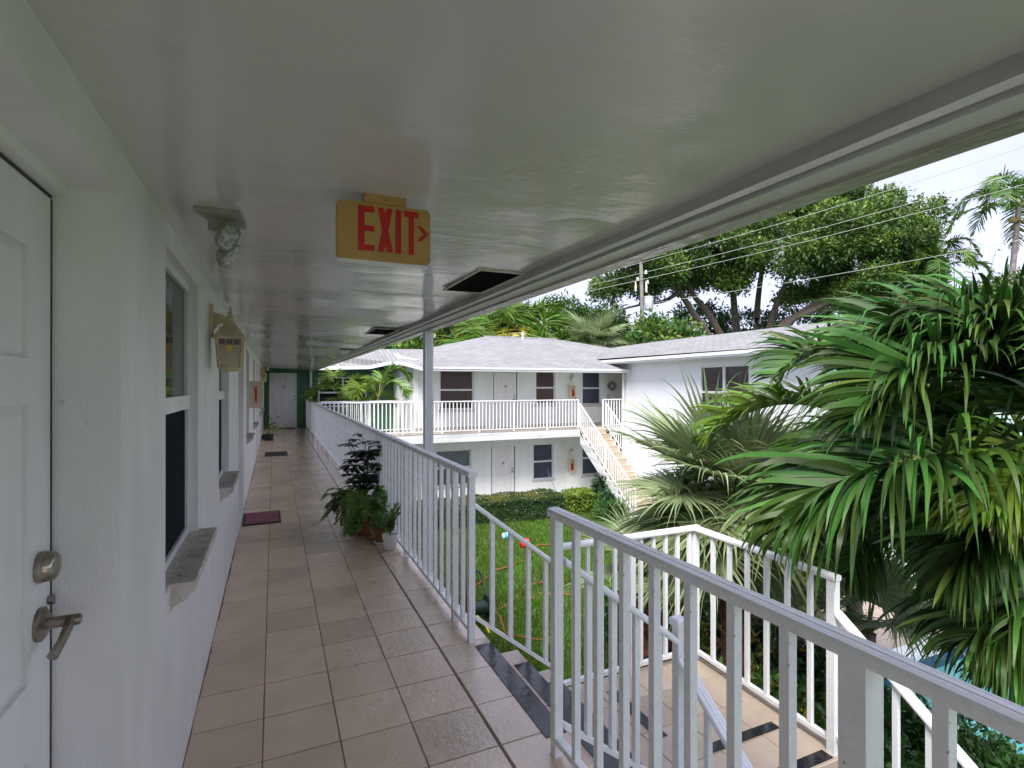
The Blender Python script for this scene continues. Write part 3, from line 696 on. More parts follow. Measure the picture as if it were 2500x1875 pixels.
# ceiling: one painted sheet, slightly uneven, bowing down towards the beam further along
nx, ny = 24, 320
xs = np.linspace(XW, 1.235, nx); ys = np.linspace(-2.6, 21.6, ny); X, Y = np.meshgrid(xs, ys, indexing='ij')
sm = lambda t: np.clip(t, 0, 1)**2*(3-2*np.clip(t, 0, 1))
Z = ZC+.004*np.sin(Y*2.1+X)+.003*np.sin(Y*5.3-X*3)-.035*sm((X-.45)/.8)*sm((Y-5)/9)-.013*(1-np.abs(np.sin(np.pi*(Y-1.1+.25*X)/1.9)))*sm((Y-2.0)/3.0)*(.55+.45*sm((X+.2)/.7))+.012*sm((.5-X)/.8)*sm((Y-4)/6)
Vv = np.stack([X, Y, Z], -1).reshape(-1, 3); ii = np.arange(nx*ny).reshape(nx, ny)
Ff = np.stack([ii[:-1, :-1], ii[:-1, 1:], ii[1:, 1:], ii[1:, :-1]], -1).reshape(-1, 4)
np_obj('ceiling', Vv, Ff, M['ceiling'], near, True)
# trim strip, beam and wet drip edge along the open side
tr = MB(); tf = MB(); rs = random.Random(3); ys2 = [-2.6+i*.16 for i in range(152)]; ed = [rs.uniform(0, .004) for _ in range(153)]
for i in range(len(ys2)-1):
    y0, y1 = ys2[i], ys2[i+1]
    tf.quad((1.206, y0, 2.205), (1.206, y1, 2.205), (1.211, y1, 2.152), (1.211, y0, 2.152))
    tr.quad((1.211, y0, 2.152), (1.211, y1, 2.152), (1.238+ed[i+1], y1, 2.147), (1.238+ed[i], y0, 2.147))
tf.build('trim_face', M['trim_shade_dirt'], near); tr.build('trim_strip', M['white'], near)
MB().box(1.238, 1.252, -2.6, 21.6, 2.160, 2.25).build('joint', M['grime'], near)
bmz = MB().box(1.252, 1.335, -2.6, 21.6, 2.135, 2.30); bmz.build('beam', M['soffit'], near)
MB().box(1.335, 1.415, -2.6, 20.6, 2.122, 2.27).build('drip_edge', M['drip'], near)
MB().quad((1.45, -2.7, 2.27), (1.45, 20.6, 2.27), (-4.2, 20.6, 3.9), (-4.2, -2.7, 3.9)).build('roof', M['shingle_x'], near)
# shingle tabs hanging over the drip edge
rt = MB()
for i in range(116):
    y = -1.6+i*.19; z = 2.135+.006*rs.random(); rt.box(1.40, 1.445+.006*rs.random(), y+.006, y+.184, z, z+.012)
o = rt.build('shingle_edge', M['shingle_x'], near); o['kind'] = 'stuff'
MB().quad((-.36, -2.6, ZC+.02), (1.24, -2.6, ZC+.02), (1.24, 21.6, ZC+.30), (-.36, 21.6, ZC+.30)).build('roof_deck', M['soffit'], near)
# end wall, green, with door 13; the green wall runs on behind the light well
ew = MB(); wall_panel(ew, 'Y', 21.6, -.36, 4.4, GZ, 2.9, [(-.16, .79, 0, 2.045), (1.55, 3.35, .75, 1.9)], .08, 1)
ew.build('end_wall', M['green'], near)
panel_door(near, 'Y', 21.62, -.158, .788, .005, 2.043, 1, True, '13')
window(near, 'Y', 21.6, 1.55, 3.35, .75, 1.9, 1, .06, M['glass'], M['glass'], mull=1)
MB().box(1.24, 1.32, 21.50, 21.595, -.25, 2.2).build('corner_post', M['white'], near)
# fluted columns
def column(px, py):
    prof = []
    for sx_, sy_, dx, dy in ((-1, -1, 1, 0), (1, -1, 0, 1), (1, 1, -1, 0), (-1, 1, 0, -1)):
        for k in range(7):
            t = k/7; u = -.041+.082*t; inn = .006 if k in (2, 4) else 0
            if dx: prof.append((px+dx*u, py+sy_*(.041-inn)))
            else: prof.append((px+sx_*(.041-inn), py+dy*u))
    mb = MB(); mb.extrude([(x, y, GZ) for x, y in prof], (0, 0, 2.122-GZ)); co = mb.build('column', M['white'], near)
    MB().box(px-.07, px+.07, py-.07, py+.07, 2.06, 2.1205).build('capital', M['white'], co) if False else None
    return co
column(1.375, 5.08)

# walkway floor with tiles
TX0, TY0, TP = -.0445, 3.4635, .32
fl = thing('walkway_floor', None, None, (0, 0, 0), kind='structure')
sb = MB(); sb.box(-.48, 1.222, -4, 21.6, -.25, -.0022); sb.build('slab', M['grout'], fl)
MB().box(1.2225, 1.236, 3.30, 16.93, -.26, -.006).build('slab_edge', M['slab'], fl)
g = .0024
def tile_mesh(w, h, name='tile', m='tile', t=.012): return MB().cbox(g, w-g, g, h-g, -t, 0, .0025).mesh(name, M[m])
cols = [(-.352, TX0-(-.352)), (TX0, TP), (TX0+TP, TP), (TX0+2*TP, TP), (TX0+3*TP+.008, 1.236-(TX0+3*TP+.008))]
tmesh = [tile_mesh(w, TP) for _, w in cols]
j0 = int(math.floor((-4-TY0)/TP))
rr = random.Random(5); far = MB()
for j in range(j0+1, 57):
    y = TY0+j*TP
    for k, (x, w) in enumerate(cols):
        if y+TP > 21.6: continue
        if 1.1 < y < 13.5: inst(tmesh[k], 'tile', fl, (x, y, rr.uniform(-.0008, .0008)))
        else: far.cbox(x+g, x+w-g, y+g, y+TP-g, -.012, 0, .0025)
o = far.build('far_tiles', M['tile'], fl); o['kind'] = 'stuff'

gl = MB(); r9 = random.Random(9); yy_ = .31; e0 = .006
while yy_ < 13:
    e1 = min(.014, max(.002, e0+r9.uniform(-.004, .004))); y1 = yy_+r9.uniform(.03, .08)
    if not any(a_-.02 < yy_ < b_ for a_, b_, _, _ in D_OPEN): gl.quad((XW-.001, yy_, .0012), (XW+e0, yy_, .0012), (XW+e1, y1, .0012), (XW-.001, y1, .0012))
    yy_ = y1; e0 = e1
gl.build('grime_line', M['grout'], fl)
# ------------------------------------------------------------------ railings
CAP = [(-.029, 0), (-.033, .008), (-.033, .022), (-.028, .032), (-.016, .036), (-.012, .036), (-.011, .033), (-.008, .033), (-.007, .037), (.007, .037), (.008, .033), (.011, .033), (.012, .036), (.016, .036), (.028, .032), (.033, .022), (.033, .008), (.029, 0)]
def railing(name, label, A, B, h=1.065, posts=(0., 1.), pitch=.1625, bw=.027, pw=.040, bot=.085, cap=CAP, mtl='rail', group=None, foot=None, first=None, ext=.02, postmap=None, parent_thing=None, post_drop=0.0):
    """A, B: base line of the railing (floor level); balusters vertical. posts: fractions along the line"""
    A, B = np.array(A, float), np.array(B, float); t = B-A; Lh = math.hypot(t[0], t[1]); h2 = np.array([t[0], t[1], 0])/Lh
    root = parent_thing or thing(name, label, 'railing', A, group)
    m = M[mtl]
    MB().sweep(cap, A-h2*ext-t/Lh*0+np.array([0, 0, h-.037-ext*t[2]/Lh*(-1)*0]), B+h2*ext+np.array([0, 0, h-.037])).build('top_rail', m, root)
    bz = .026
    MB().sweep([(-.017, 0), (.017, 0), (.017, bz), (-.017, bz)], A+np.array([0, 0, bot-bz]), B+np.array([0, 0, bot-bz])).build('bottom_rail', m, root)
    ang = math.atan2(h2[1], h2[0])
    sl = t[2]/Lh
    def stick(w, z0, z1):
        mb = MB(); k = w/2; dz = sl*k
        mb.v = [(-k, -k, z0-dz*0), (k, -k, z0), (k, k, z0), (-k, k, z0), (-k, -k, z1-dz), (k, -k, z1+dz), (k, k, z1+dz), (-k, k, z1-dz)]
        mb.f = [(0, 3, 2, 1), (4, 5, 6, 7), (0, 1, 5, 4), (1, 2, 6, 5), (2, 3, 7, 6), (3, 0, 4, 7)]; return mb
    bmesh_ = stick(bw, bot-.002, h-.036).mesh('baluster', m)
    pf = [p*Lh for p in posts]
    for p in pf:
        w = (postmap or {}).get(round(p/Lh, 3), pw)
        inst(stick(w, -.004-post_drop, h-.036).mesh('post', m), 'post', root, A+t*(p/Lh), ang)
    n = int(round(Lh/pitch))
    for i in range(1, n):
        s = i*pitch if first is None else first+i*pitch
        if s >= Lh-.02 or any(abs(s-p) < pitch*.35 for p in pf): continue
        inst(bmesh_, 'baluster', root, A+t*(s/Lh), ang)
    return root

XR = 1.12
# front railing from the stair head towards (and past) the camera
L = 2.03+3.5
railing('walkway_railing', 'white metal railing in the right foreground beside the stair head', (XR, 2.03, 0), (XR, -3.47, 0), posts=(0, 1.31/5.5, 2.93/5.5, 1.), pitch=.1625, postmap={round(1.31/5.5, 3): .058}, ext=.03)
railing('walkway_railing', 'long white railing along the walkway, starting behind the stair head', (XR+.005, 3.14, 0), (XR+.005, 16.93, 0),
        posts=[0, .33/13.79, 1.79/13.79]+[ (1.79+1.4625*k)/13.79 for k in range(1, 9)]+[1.], pitch=.1625, ext=.035)
railing('walkway_railing', 'short far railing between the corner and the green end wall', (XR+.005, 17.25, 0), (XR+.005, 21.5, 0), posts=(0, .5, 1), pitch=.1625)
railing('balcony_railing', 'white balcony railing across the rear wing in front of door 14', (1.16, 16.95, 0), (10.25, 16.95, 0), posts=[k/7 for k in range(8)], pitch=.1298, bw=.026, pw=.045)
railing('balcony_railing', 'short white balcony railing right of the rear stair head', (11.34, 16.95, 0), (12.22, 16.95, 0), posts=(0, 1), pitch=.125, bw=.026, pw=.05)

# ------------------------------------------------------------------ near staircase and landing
RI = 2.75/14
st = thing('staircase', 'near tiled staircase with black anti-slip strips and a railed landing', 'stairs', (2.2, 2.6, -RI*3))
ZL = -RI*3
body = MB()
body.box(1.2365, 1.505, 2.0, 3.29, -.40, -RI-.012); body.box(1.5055, 1.762, 2.0, 3.31, -.60, -2*RI-.012)
body.box(1.7625, 3.13, 2.08, 3.36, ZL-.16, ZL-.012); body.build('concrete_core', M['slab'], st)
def tread_tiles(x0, x1, y0, y1, z, along, step=.32):
    n = max(1, round((y1-y0)/step)) if along == 'Y' else max(1, round((x1-x0)/step))
    for i in range(n):
        if along == 'Y': MB().cbox(x0+.002, x1-.002, y0+(y1-y0)*i/n+g, y0+(y1-y0)*(i+1)/n-g, z-.012, z, .003).build('tile', M['step_tile'], st)
        else: MB().cbox(x0+(x1-x0)*i/n+g, x0+(x1-x0)*(i+1)/n-g, y0+.002, y1-.002, z-.012, z, .003).build('tile', M['step_tile'], st)
tread_tiles(1.2365, 1.512, 2.0, 3.29, -RI, 'Y'); tread_tiles(1.5055, 1.768, 2.0, 3.31, -2*RI, 'Y')
for i in range(4):
    for j in range(4):
        x0, x1 = 1.764+i*.3415, 1.764+(i+1)*.3415; y0, y1 = 2.08+j*.32, 2.08+(j+1)*.32
        MB().cbox(x0+g, x1-g, y0+g, y1-g, ZL-.012, ZL, .003).build('tile', M['step_tile'], st)
for y0 in (2.0, 2.33, 2.66, 2.98):        # risers
    MB().box(1.2366, 1.240, y0+g, y0+.32-g, -RI+.0005, -.013).build('riser_tile', M['step_tile'], st)
    MB().box(1.5125, 1.516, y0+g, y0+.32-g, -2*RI+.0005, -RI-.013).build('riser_tile', M['step_tile'], st)
    MB().box(1.7685, 1.772, y0+g, y0+.32-g, ZL+.0005, -2*RI-.013).build('riser_tile', M['step_tile'], st)
def ragged_strip(x0, x1, y0, y1, z, along='Y', seed=1):
    r_ = random.Random(seed); n = 16; mb = MB(); t = .004
    for i in range(n):
        e0, e1 = r_.uniform(0, .006), r_.uniform(0, .006)
        if along == 'Y': mb.box(x0, x1-e0, y0+(y1-y0)*i/n, y0+(y1-y0)*(i+1)/n, z+.0006, z+t)
        else: mb.box(x0+(x1-x0)*i/n, x0+(x1-x0)*(i+1)/n, y0+e0, y1, z+.0006, z+t)
    return mb
def clean_strip(x0, x1, y0, y1, z, nm='antislip_strip'):
    return MB().cbox(x0, x1, y0, y1, z+.0006, z+.0045, .001).build(nm, M['strip'], st)
clean_strip(1.125, 1.232, 2.14, 3.07, 0); clean_strip(1.405, 1.508, 2.06, 3.11, -RI); clean_strip(1.66, 1.764, 2.06, 3.15, -2*RI)
clean_strip(2.165, 2.245, 2.64, 3.19, ZL); clean_strip(2.38, 2.95, 2.405, 2.475, ZL); clean_strip(2.40, 3.00, 2.085, 2.16, ZL)
# lower flight, going down towards the camera side
for k in range(10):
    yk = 2.08-.27*k; z = ZL-RI*(k+1)
    MB().cbox(1.80, 3.10, yk-.275, yk-.002, z-.012, z, .003).build('tile', M['step_tile'], st)
    MB().box(1.80, 3.10, yk-.004, yk, z+.001, z+RI-.013).build('riser_tile', M['step_tile'], st)
    clean_strip(1.85, 3.05, yk-.27, yk-.18, z)
fl2 = MB()
for X_ in (1.762, 3.102):
    pts = [(X_, 2.08, ZL-.013), (X_, 2.08, ZL-.35)]
    pts += [(X_, 2.08-2.7, GZ-.02), (X_, 2.08-2.7-.02, GZ+RI*.02)]
    top = []
    for k in range(10):
        yk = 2.08-.27*k; z = ZL-RI*(k+1); top += [(X_, yk, z-.002), (X_, yk-.27, z-.002)]
    fl2.extrude(pts[:3]+top[::-1], (.036, 0, 0))
fl2.build('stringer', M['slab'], st)
# posts carrying the landing
for (x, y) in ((3.05, 3.28), (1.85, 3.28)):
    MB().box(x-.06, x+.06, y-.06, y+.06, GZ, ZL-.161).build('support', M['slab'], st)
def stair_rail(label, A, B, za, zb, zla, zlb, posts, pitch, name='stair_railing'):
    """sloping rail between A,B (xy) with top heights za,zb and bottom-rail heights zla,zlb"""
    A3, B3 = (*A, zla-.06), (*B, zlb-.06)
    return railing(name, label, A3, B3, h=za-(zla-.06), posts=posts, pitch=pitch, bot=.06, ext=.0, pw=.036)
stair_rail('white sloping handrail on the far side of the near upper steps', (1.165, 3.21), (1.80, 3.21), .855, .36, .135, -.36, (), .13)
stair_rail('white sloping handrail on the near side of the near upper steps', (1.15, 2.03), (1.775, 2.03), .855, .385, .135, -.335, (), .13)
# landing rails
railing('landing_railing', 'white railing along the back of the near stair landing', (1.84, 3.30, ZL), (3.085, 3.30, ZL), posts=(0, .5, 1), pitch=.118, bw=.026, pw=.045, ext=.028)
railing('landing_railing', 'white railing on the outer edge of the near stair landing', (3.075, 3.26, ZL), (3.045, 2.12, ZL), posts=(1,), pitch=.165, bw=.027, pw=.05, ext=.03)
nw = thing('newel_post', 'stout white newel post with square cap at the inner landing corner', 'post', (1.785, 2.02, ZL))
MB().box(1.763, 1.807, 1.998, 2.042, ZL, .44).build('shaft', M['rail'], nw); MB().cbox(1.752, 1.818, 1.987, 2.053, .441, .478, .008).build('cap', M['rail'], nw)
stair_rail('white handrail on the outer side of the lower flight, going down right', (3.05, 2.09), (3.05, -.55), .265, -1.66, -.47, -2.40, (), .16)
stair_rail('white handrail on the inner side of the lower flight, below the newel post', (1.785, 1.99), (1.785, -.55), .30, -1.56, -.46, -2.32, (), .16)

# ------------------------------------------------------------------ rear wing
YF = 18.2
rear = thing('apartment_building', 'rear two-storey white wing with grey shingle roof, balcony and doors 14 and 6', 'building', (8, 18.2, GZ))
UP = [(5.34, 6.62, .72, 2.12), (9.13, 9.98, .86, 2.12), (11.2, 12.08, .82, 2.12)]
UD = [(7.38, 8.36, .0, 2.06)]
LO = [(5.2, 6.52, -2.0, -.72), (9.02, 9.90, -2.02, -.66), (11.2, 12.0, -2.0, -.66)]
LD = [(7.30, 8.27, GZ+.05, -.69)]
WD = [(12.35, 13.2, 0, 2.06)]
rw_ = MB(); wall_panel(rw_, 'Y', YF, 4.4, 14.5, GZ, 2.5, UP+UD+LO+LD+WD, .12, 1)
rw_.quad((4.4, YF, GZ), (4.4, 21.6, GZ), (4.4, 21.6, 2.9), (4.4, YF, 2.5)); rw_.build('wall', M['wall_far'], rear)
for k, q in enumerate(UP): window(rear, 'Y', YF, *q, 1, .085, M['blind'] if k < 2 else M['blue_screen'], M['blind'] if k < 2 else M['blue_screen'], sill_mat=M['sill_far'], split=.5, sill_out=.05)
for k, q in enumerate(LO): window(rear, 'Y', YF, *q, 1, .085, M['grey_glass'] if k == 0 else M['blue_screen'], M['blue_screen'], sill_mat=M['sill_far'], split=.5, sill_out=.05)
MB().quad((4.4, YF+.15, GZ), (14.5, YF+.15, GZ), (14.5, YF+.15, 2.5), (4.4, YF+.15, 2.5)).build('light_blocker', M['black'], rear)  # black sheet added behind the facade to keep light from leaking in
panel_door(rear, 'Y', YF+.025, 7.42, 8.32, .02, 2.05, 1, True, '14', nz=1.52)
panel_door(rear, 'Y', YF+.025, 7.34, 8.23, GZ+.06, -.70, 1, True, '6', nz=1.38)
wd = panel_door(rear, 'Y', YF+.05, 12.38, 13.18, .02, 2.05, 1, False)
MB().box(12.0, 12.2, YF-.012, YF-.002, .0, 2.2).build('door_casing', M['door'], rear) if False else None
# balcony slab, skirting tiles, ceiling, eave
bs = MB(); bs.box(1.237, 14.5, 16.90, YF-.002, -.30, -.014); bs.box(10.24, 11.36, 16.72, 16.899, -.30, -.014) ; bs.build('balcony_slab', M['slab'], rear)
nbt = 0
for i in range(36):
    x0 = 1.24+i*.345
    if x0 > 13.5: break
    MB().cbox(x0+g, x0+.345-g, 16.885, 17.30-g, -.013, -.001, .003).build('tile', M['step_tile'], rear)
MB().box(1.25, 14.4, 17.301, 18.19, -.0135, -.002).build('inner_tiles', M['step_tile'], rear)
for i in range(28):
    x0 = 4.45+i*.335
    if 7.1 < x0 < 8.4 or x0 > 12: continue
    MB().box(x0+g, x0+.335-g, YF-.010, YF-.002, 0, .10).build('skirting_tile', M['skirt'], rear)
MB().quad((4.3, 16.6, 2.175), (12.3, 16.6, 2.175), (12.3, YF-.002, 2.23), (4.3, YF-.002, 2.23)).build('balcony_ceiling', M['wall_far'], rear)
gu = MB(); gu.box(4.3, 12.25, 16.50, 16.60, 2.055, 2.165); gu.box(4.3, 12.25, 16.47, 16.499, 2.12, 2.185); gu.build('gutter', M['gutter'], rear)
MB().box(12.17, 12.235, 16.84, 16.90, GZ, 2.16).build('downspout', M['gutter'], rear)
# roof planes
A0, A1, Cc, Vv_, R2, R1 = (4.275, 16.48, 2.19), (12.2, 16.48, 2.19), (11.85, 18.15, 2.68), (13.9, 20.1, 3.26), (11.7, 21.3, 3.68), (8.25, 21.3, 3.67)
P2, P3, P4, L1, L2 = (4.08, 18.3, 2.40), (3.95, 20.4, 2.48), (3.30, 20.6, 2.32), (5.7, 22, 3.10), (4.0, 22, 3.06)
MB().poly([A0, A1, Cc, Vv_, R2, R1]).build('roof', M['shingle_y'], rear)
MB().poly([R1, A0, P2]).poly([R1, P2, L1]).poly([L1, P2, P3, L2]).poly([L2, P3, P4, (1.45, 20.6, 2.27), (-1.5, 22, 3.06)]).build('hip_roof', M['shingle_x'], rear)
MB().poly([R1, R2, (13.9, 26, 2.2), (6, 26, 2.2)]).poly([R2, Vv_, (13.9, 26, 2.2)]).poly([R1, L1, (6, 26, 2.2)]).build('back_roof', M['shingle_y'], rear)
fa = MB()
for P, Q in (((4.275, 16.55, 2.06), (4.08, 18.3, 2.27)), ((4.08, 18.3, 2.27), (3.95, 20.4, 2.35)), ((3.95, 20.4, 2.35), (3.30, 20.6, 2.20)), ((3.30, 20.6, 2.20), (1.47, 20.6, 2.14))):
    fa.sweep([(-.02, 0), (.02, 0), (.02, .07), (.035, .075), (.035, .13), (-.02, .13)], P, Q)
fa.build('fascia', M['gutter'], rear)
MB().sweep([(-.06, 0), (.06, 0), (0, .05)], (8.2, 21.3, 3.665), (11.75, 21.3, 3.675)).build('ridge_cap', M['shingle_y'], rear)
MB().lathe(9.9, 21.0, [(.05, 3.5), (.05, 3.83), (.07, 3.83), (.07, 3.88)], 8).build('vent_pipe', M['gutter'], rear)

# rear staircase
rst = thing('staircase', 'rear straight staircase with tan tiled steps and white rails below the balcony', 'stairs', (10.8, 15.3, GZ))
for k in range(14):
    yk = 16.72-.25*k; z = -RI*(k+1)
    if k < 13: MB().cbox(10.27, 11.34, yk-.262, yk, z-.02, z, .004).build('tread', M['step_tile'], rst)
    for i in range(3): MB().box(10.27+i*.357+.003, 10.27+(i+1)*.357-.003, yk-.003, yk+.004, z+.001, z+RI-.021).build('riser_tile', M['step_tile'], rst)
for X_ in (10.20, 11.345):
    top = [(X_, 16.899, -.301), (X_, 16.72, -.02)]
    for k in range(14):
        yk = 16.72-.25*k; z = -RI*(k+1); top += [(X_, yk, z-.004), (X_, yk-.25, z-.004)]
    top = top[:-1]; top += [(X_, 13.47, GZ), (X_, 13.75, GZ)]
    # lower line parallel to the flight
    mb = MB(); outl = [(X_, 16.719, -.02)]+top[2:]+[(X_, 16.719, -.55)]
    mb.extrude(outl, (.06, 0, 0)); mb.build('stringer', M['slab'], rst)
def rear_rail(label, x):
    n = 24; A = np.array([x, 16.78, .06]); B = np.array([x, 13.52, .06-2.56])
    railing('stair_railing', label, A, B, h=.86, posts=(0, .5, 1), pitch=.13, bw=.024, pw=.045, bot=.04, ext=0)
rear_rail('white stair rail on the left side of the rear staircase', 10.235); rear_rail('white stair rail on the right side of the rear staircase', 11.37)

# ------------------------------------------------------------------ right wing
rwg = thing('apartment_building', 'right-hand white wing with a low hipped grey roof behind the palms', 'building', (12.3, 12, GZ))
RWX = 12.3
rwl = MB(); wall_panel(rwl, 'X', RWX, 7.0, 16.93, GZ, 2.5, [(11.0, 12.95, .55, 2.2)], .08, 1)
rwl.quad((RWX, 16.93, GZ), (14.5, 16.93, GZ), (14.5, 16.93, 2.5), (RWX, 16.93, 2.5)); rwl.build('wall', M['wall_bright'], rwg)
window(rwg, 'X', RWX, 11.0, 12.95, .55, 2.2, 1, .05, M['blind_dark'], M['blind_dark'], mull=1, split=.5, fw=.06)
rwe = MB(); wall_panel(rwe, 'Y', 7.0, RWX, 20.3, GZ, 2.5, [(13.0, 14.2, .9, 2.1), (16.0, 17.2, .9, 2.1)], .08, 1); rwe.build('end_wall', M['mint'], rwg)
for q in ((13.0, 14.2, .9, 2.1), (16.0, 17.2, .9, 2.1)): window(rwg, 'Y', 7.0, *q, 1, .05, M['glass'], M['glass'], mull=1)
E0, E1, G0, G1 = (11.69, 6.43, 2.555), (20.9, 6.5, 2.56), (16.3, 11.1, 3.64), (16.3, 23.5, 3.62)
MB().poly([E0, G0, G1, (13.9, 20.1, 3.27), (11.69, 18.05, 2.62)]).poly([E1, (20.9, 23.5, 2.56), G1, G0]).build('roof', M['shingle_x'], rwg)
MB().poly([E0, E1, G0]).build('hip_roof', M['shingle_y'], rwg)
MB().quad((11.80, 6.52, 2.40), (RWX-.002, 6.52, 2.40), (RWX-.002, 18.1, 2.40), (11.80, 18.1, 2.40)).quad((11.80, 6.52, 2.401), (20.8, 6.52, 2.401), (20.8, 6.998, 2.401), (11.80, 6.998, 2.401)).build('soffit', M['wall_bright'], rwg)
gu = MB(); gu.box(11.74, 11.80, 6.46, 18.1, 2.405, 2.50); gu.box(11.70, 11.739, 6.46, 18.1, 2.46, 2.555); gu.box(11.80, 20.9, 6.44, 6.50, 2.405, 2.55); gu.build('gutter', M['gutter'], rwg)

# ------------------------------------------------------------------ fittings of the walkway
ex = thing('exit_sign', 'tan ceiling-hung sign reading EXIT in red with an arrow pointing right', 'exit sign', (.317, 1.68, 2.18))
sx0, sx1, sy, sz0, sz1 = .172, .462, 1.68, 1.985, 2.163
bd = MB(); c_ = .012
outl = [(sx0+c_, sz0), (sx1-c_, sz0), (sx1, sz0+c_), (sx1, sz1-c_), (sx1-c_, sz1), (sx0+c_, sz1), (sx0, sz1-c_), (sx0, sz0+c_)]
bd.extrude([(x, sy, z) for x, z in outl], (0, .028, 0)); bd.build('body', M['tan'], ex)
MB().box(sx0+.004, sx1-.004, sy+.004, sy+.034, sz0-.006, sz0+.001).build('light_strip', M['whitepot'], ex)
MB().box(.253, .383, sy-.004, sy+.05, sz1+.001, ZC+.004).build('canopy', M['tan'], ex)
MB().disc_dir((.318, sy-.0045, sz1+.013), (0, -1, 0), [(0, .003), (.001, .003)], 8).build('screw', M['black'], ex)
SW, SH = sx1-sx0, sz1-sz0
def sgn(poly, nm):
    pts = [(sx0+u*SW, sy-.0022, sz1-v*SH) for u, v in poly]
    MB().extrude(pts, (0, .0018, 0)).build(nm, M['red'], ex)
sgn([(.217, .065), (.383, .065), (.383, .165), (.283, .165), (.283, .40), (.387, .40), (.387, .50), (.283, .50), (.283, .735), (.387, .735), (.387, .835), (.217, .835)], 'letter')
sgn([(.420, .065), (.482, .065), (.502, .17), (.522, .065), (.578, .065), (.536, .45), (.582, .835), (.522, .835), (.504, .725), (.482, .835), (.420, .835), (.468, .45)], 'letter')
sgn([(.612, .065), (.672, .065), (.672, .835), (.612, .835)], 'letter')
sgn([(.703, .065), (.862, .065), (.862, .165), (.812, .165), (.812, .835), (.755, .835), (.755, .165), (.703, .165)], 'letter')
sgn([(.845, .31), (.895, .31), (.978, .44), (.895, .575), (.845, .575), (.925, .44)], 'arrow')

em = thing('emergency_light', 'twin-head emergency light on the ceiling near the first window', 'emergency light', (-.17, 2.06, ZC))
MB().extrude([(-.240, 2.0, 2.168), (-.105, 1.995, 2.168), (-.092, 2.17, 2.168), (-.19, 2.175, 2.168)], (0, 0, .03)).build('base', M['lensgrey'], em)
MB().extrude([(-.205, 2.07, 2.13), (-.12, 2.07, 2.13), (-.11, 2.15, 2.13), (-.18, 2.15, 2.13)], (0, 0, .0375)).build('housing', M['lensgrey'], em)
def head(par, c, d, s=1.0, w=.031, h=.043, roll=0.0):
    """lamp head: rounded-rectangle lens in a tapering shell, facing d"""
    c = np.array(c, float); d = unit(np.array(d, float)); a = unit(np.cross(d, [0, 0, 1.0])); b = np.cross(a, d)
    a, b = a*math.cos(roll)+b*math.sin(roll), b*math.cos(roll)-a*math.sin(roll)
    def ring(k, off, sc): 
        out = []
        for i in range(20):
            t = 2*math.pi*i/20; cx_, sy_ = math.cos(t), math.sin(t); e = .55
            out.append(c+d*off*s+a*(math.copysign(abs(cx_)**e, cx_)*w*sc*s)+b*(math.copysign(abs(sy_)**e, sy_)*h*sc*s))
        return out
    def loft(rings, nm, m, p):
        mb = MB(); n = 20
        for r in rings: mb.v += [tuple(q) for q in r]
        for i in range(len(rings)-1):
            for k in range(n): mb.f.append((i*n+k, i*n+(k+1) % n, (i+1)*n+(k+1) % n, (i+1)*n+k))
        mb.f.append(tuple(range(n))); mb.f.append(tuple(range(len(rings)*n-1, (len(rings)-1)*n-1, -1))); return mb.build(nm, m, p)
    ho = loft([ring(0, -.040, .35), ring(0, -.030, .75), ring(0, -.010, 1.0), ring(0, .004, 1.08), ring(0, .004, 1.0), ring(0, .0, .96)], 'lamp_head', M['lensgrey'], par)
    loft([ring(0, .001, .955), ring(0, .006, .90), ring(0, .011, .55)], 'lens', M['lens'], ho)
head(em, (-.143, 2.035, 2.098), (.50, -.82, -.28), roll=.35); head(em, (-.138, 2.075, 2.045), (.80, -.25, -.55), roll=.5)
MB().tube([(-.16, 2.09, 2.13), (-.155, 2.085, 2.09), (-.15, 2.09, 2.06)], .012, 6).build('bracket', M['lensgrey'], em)

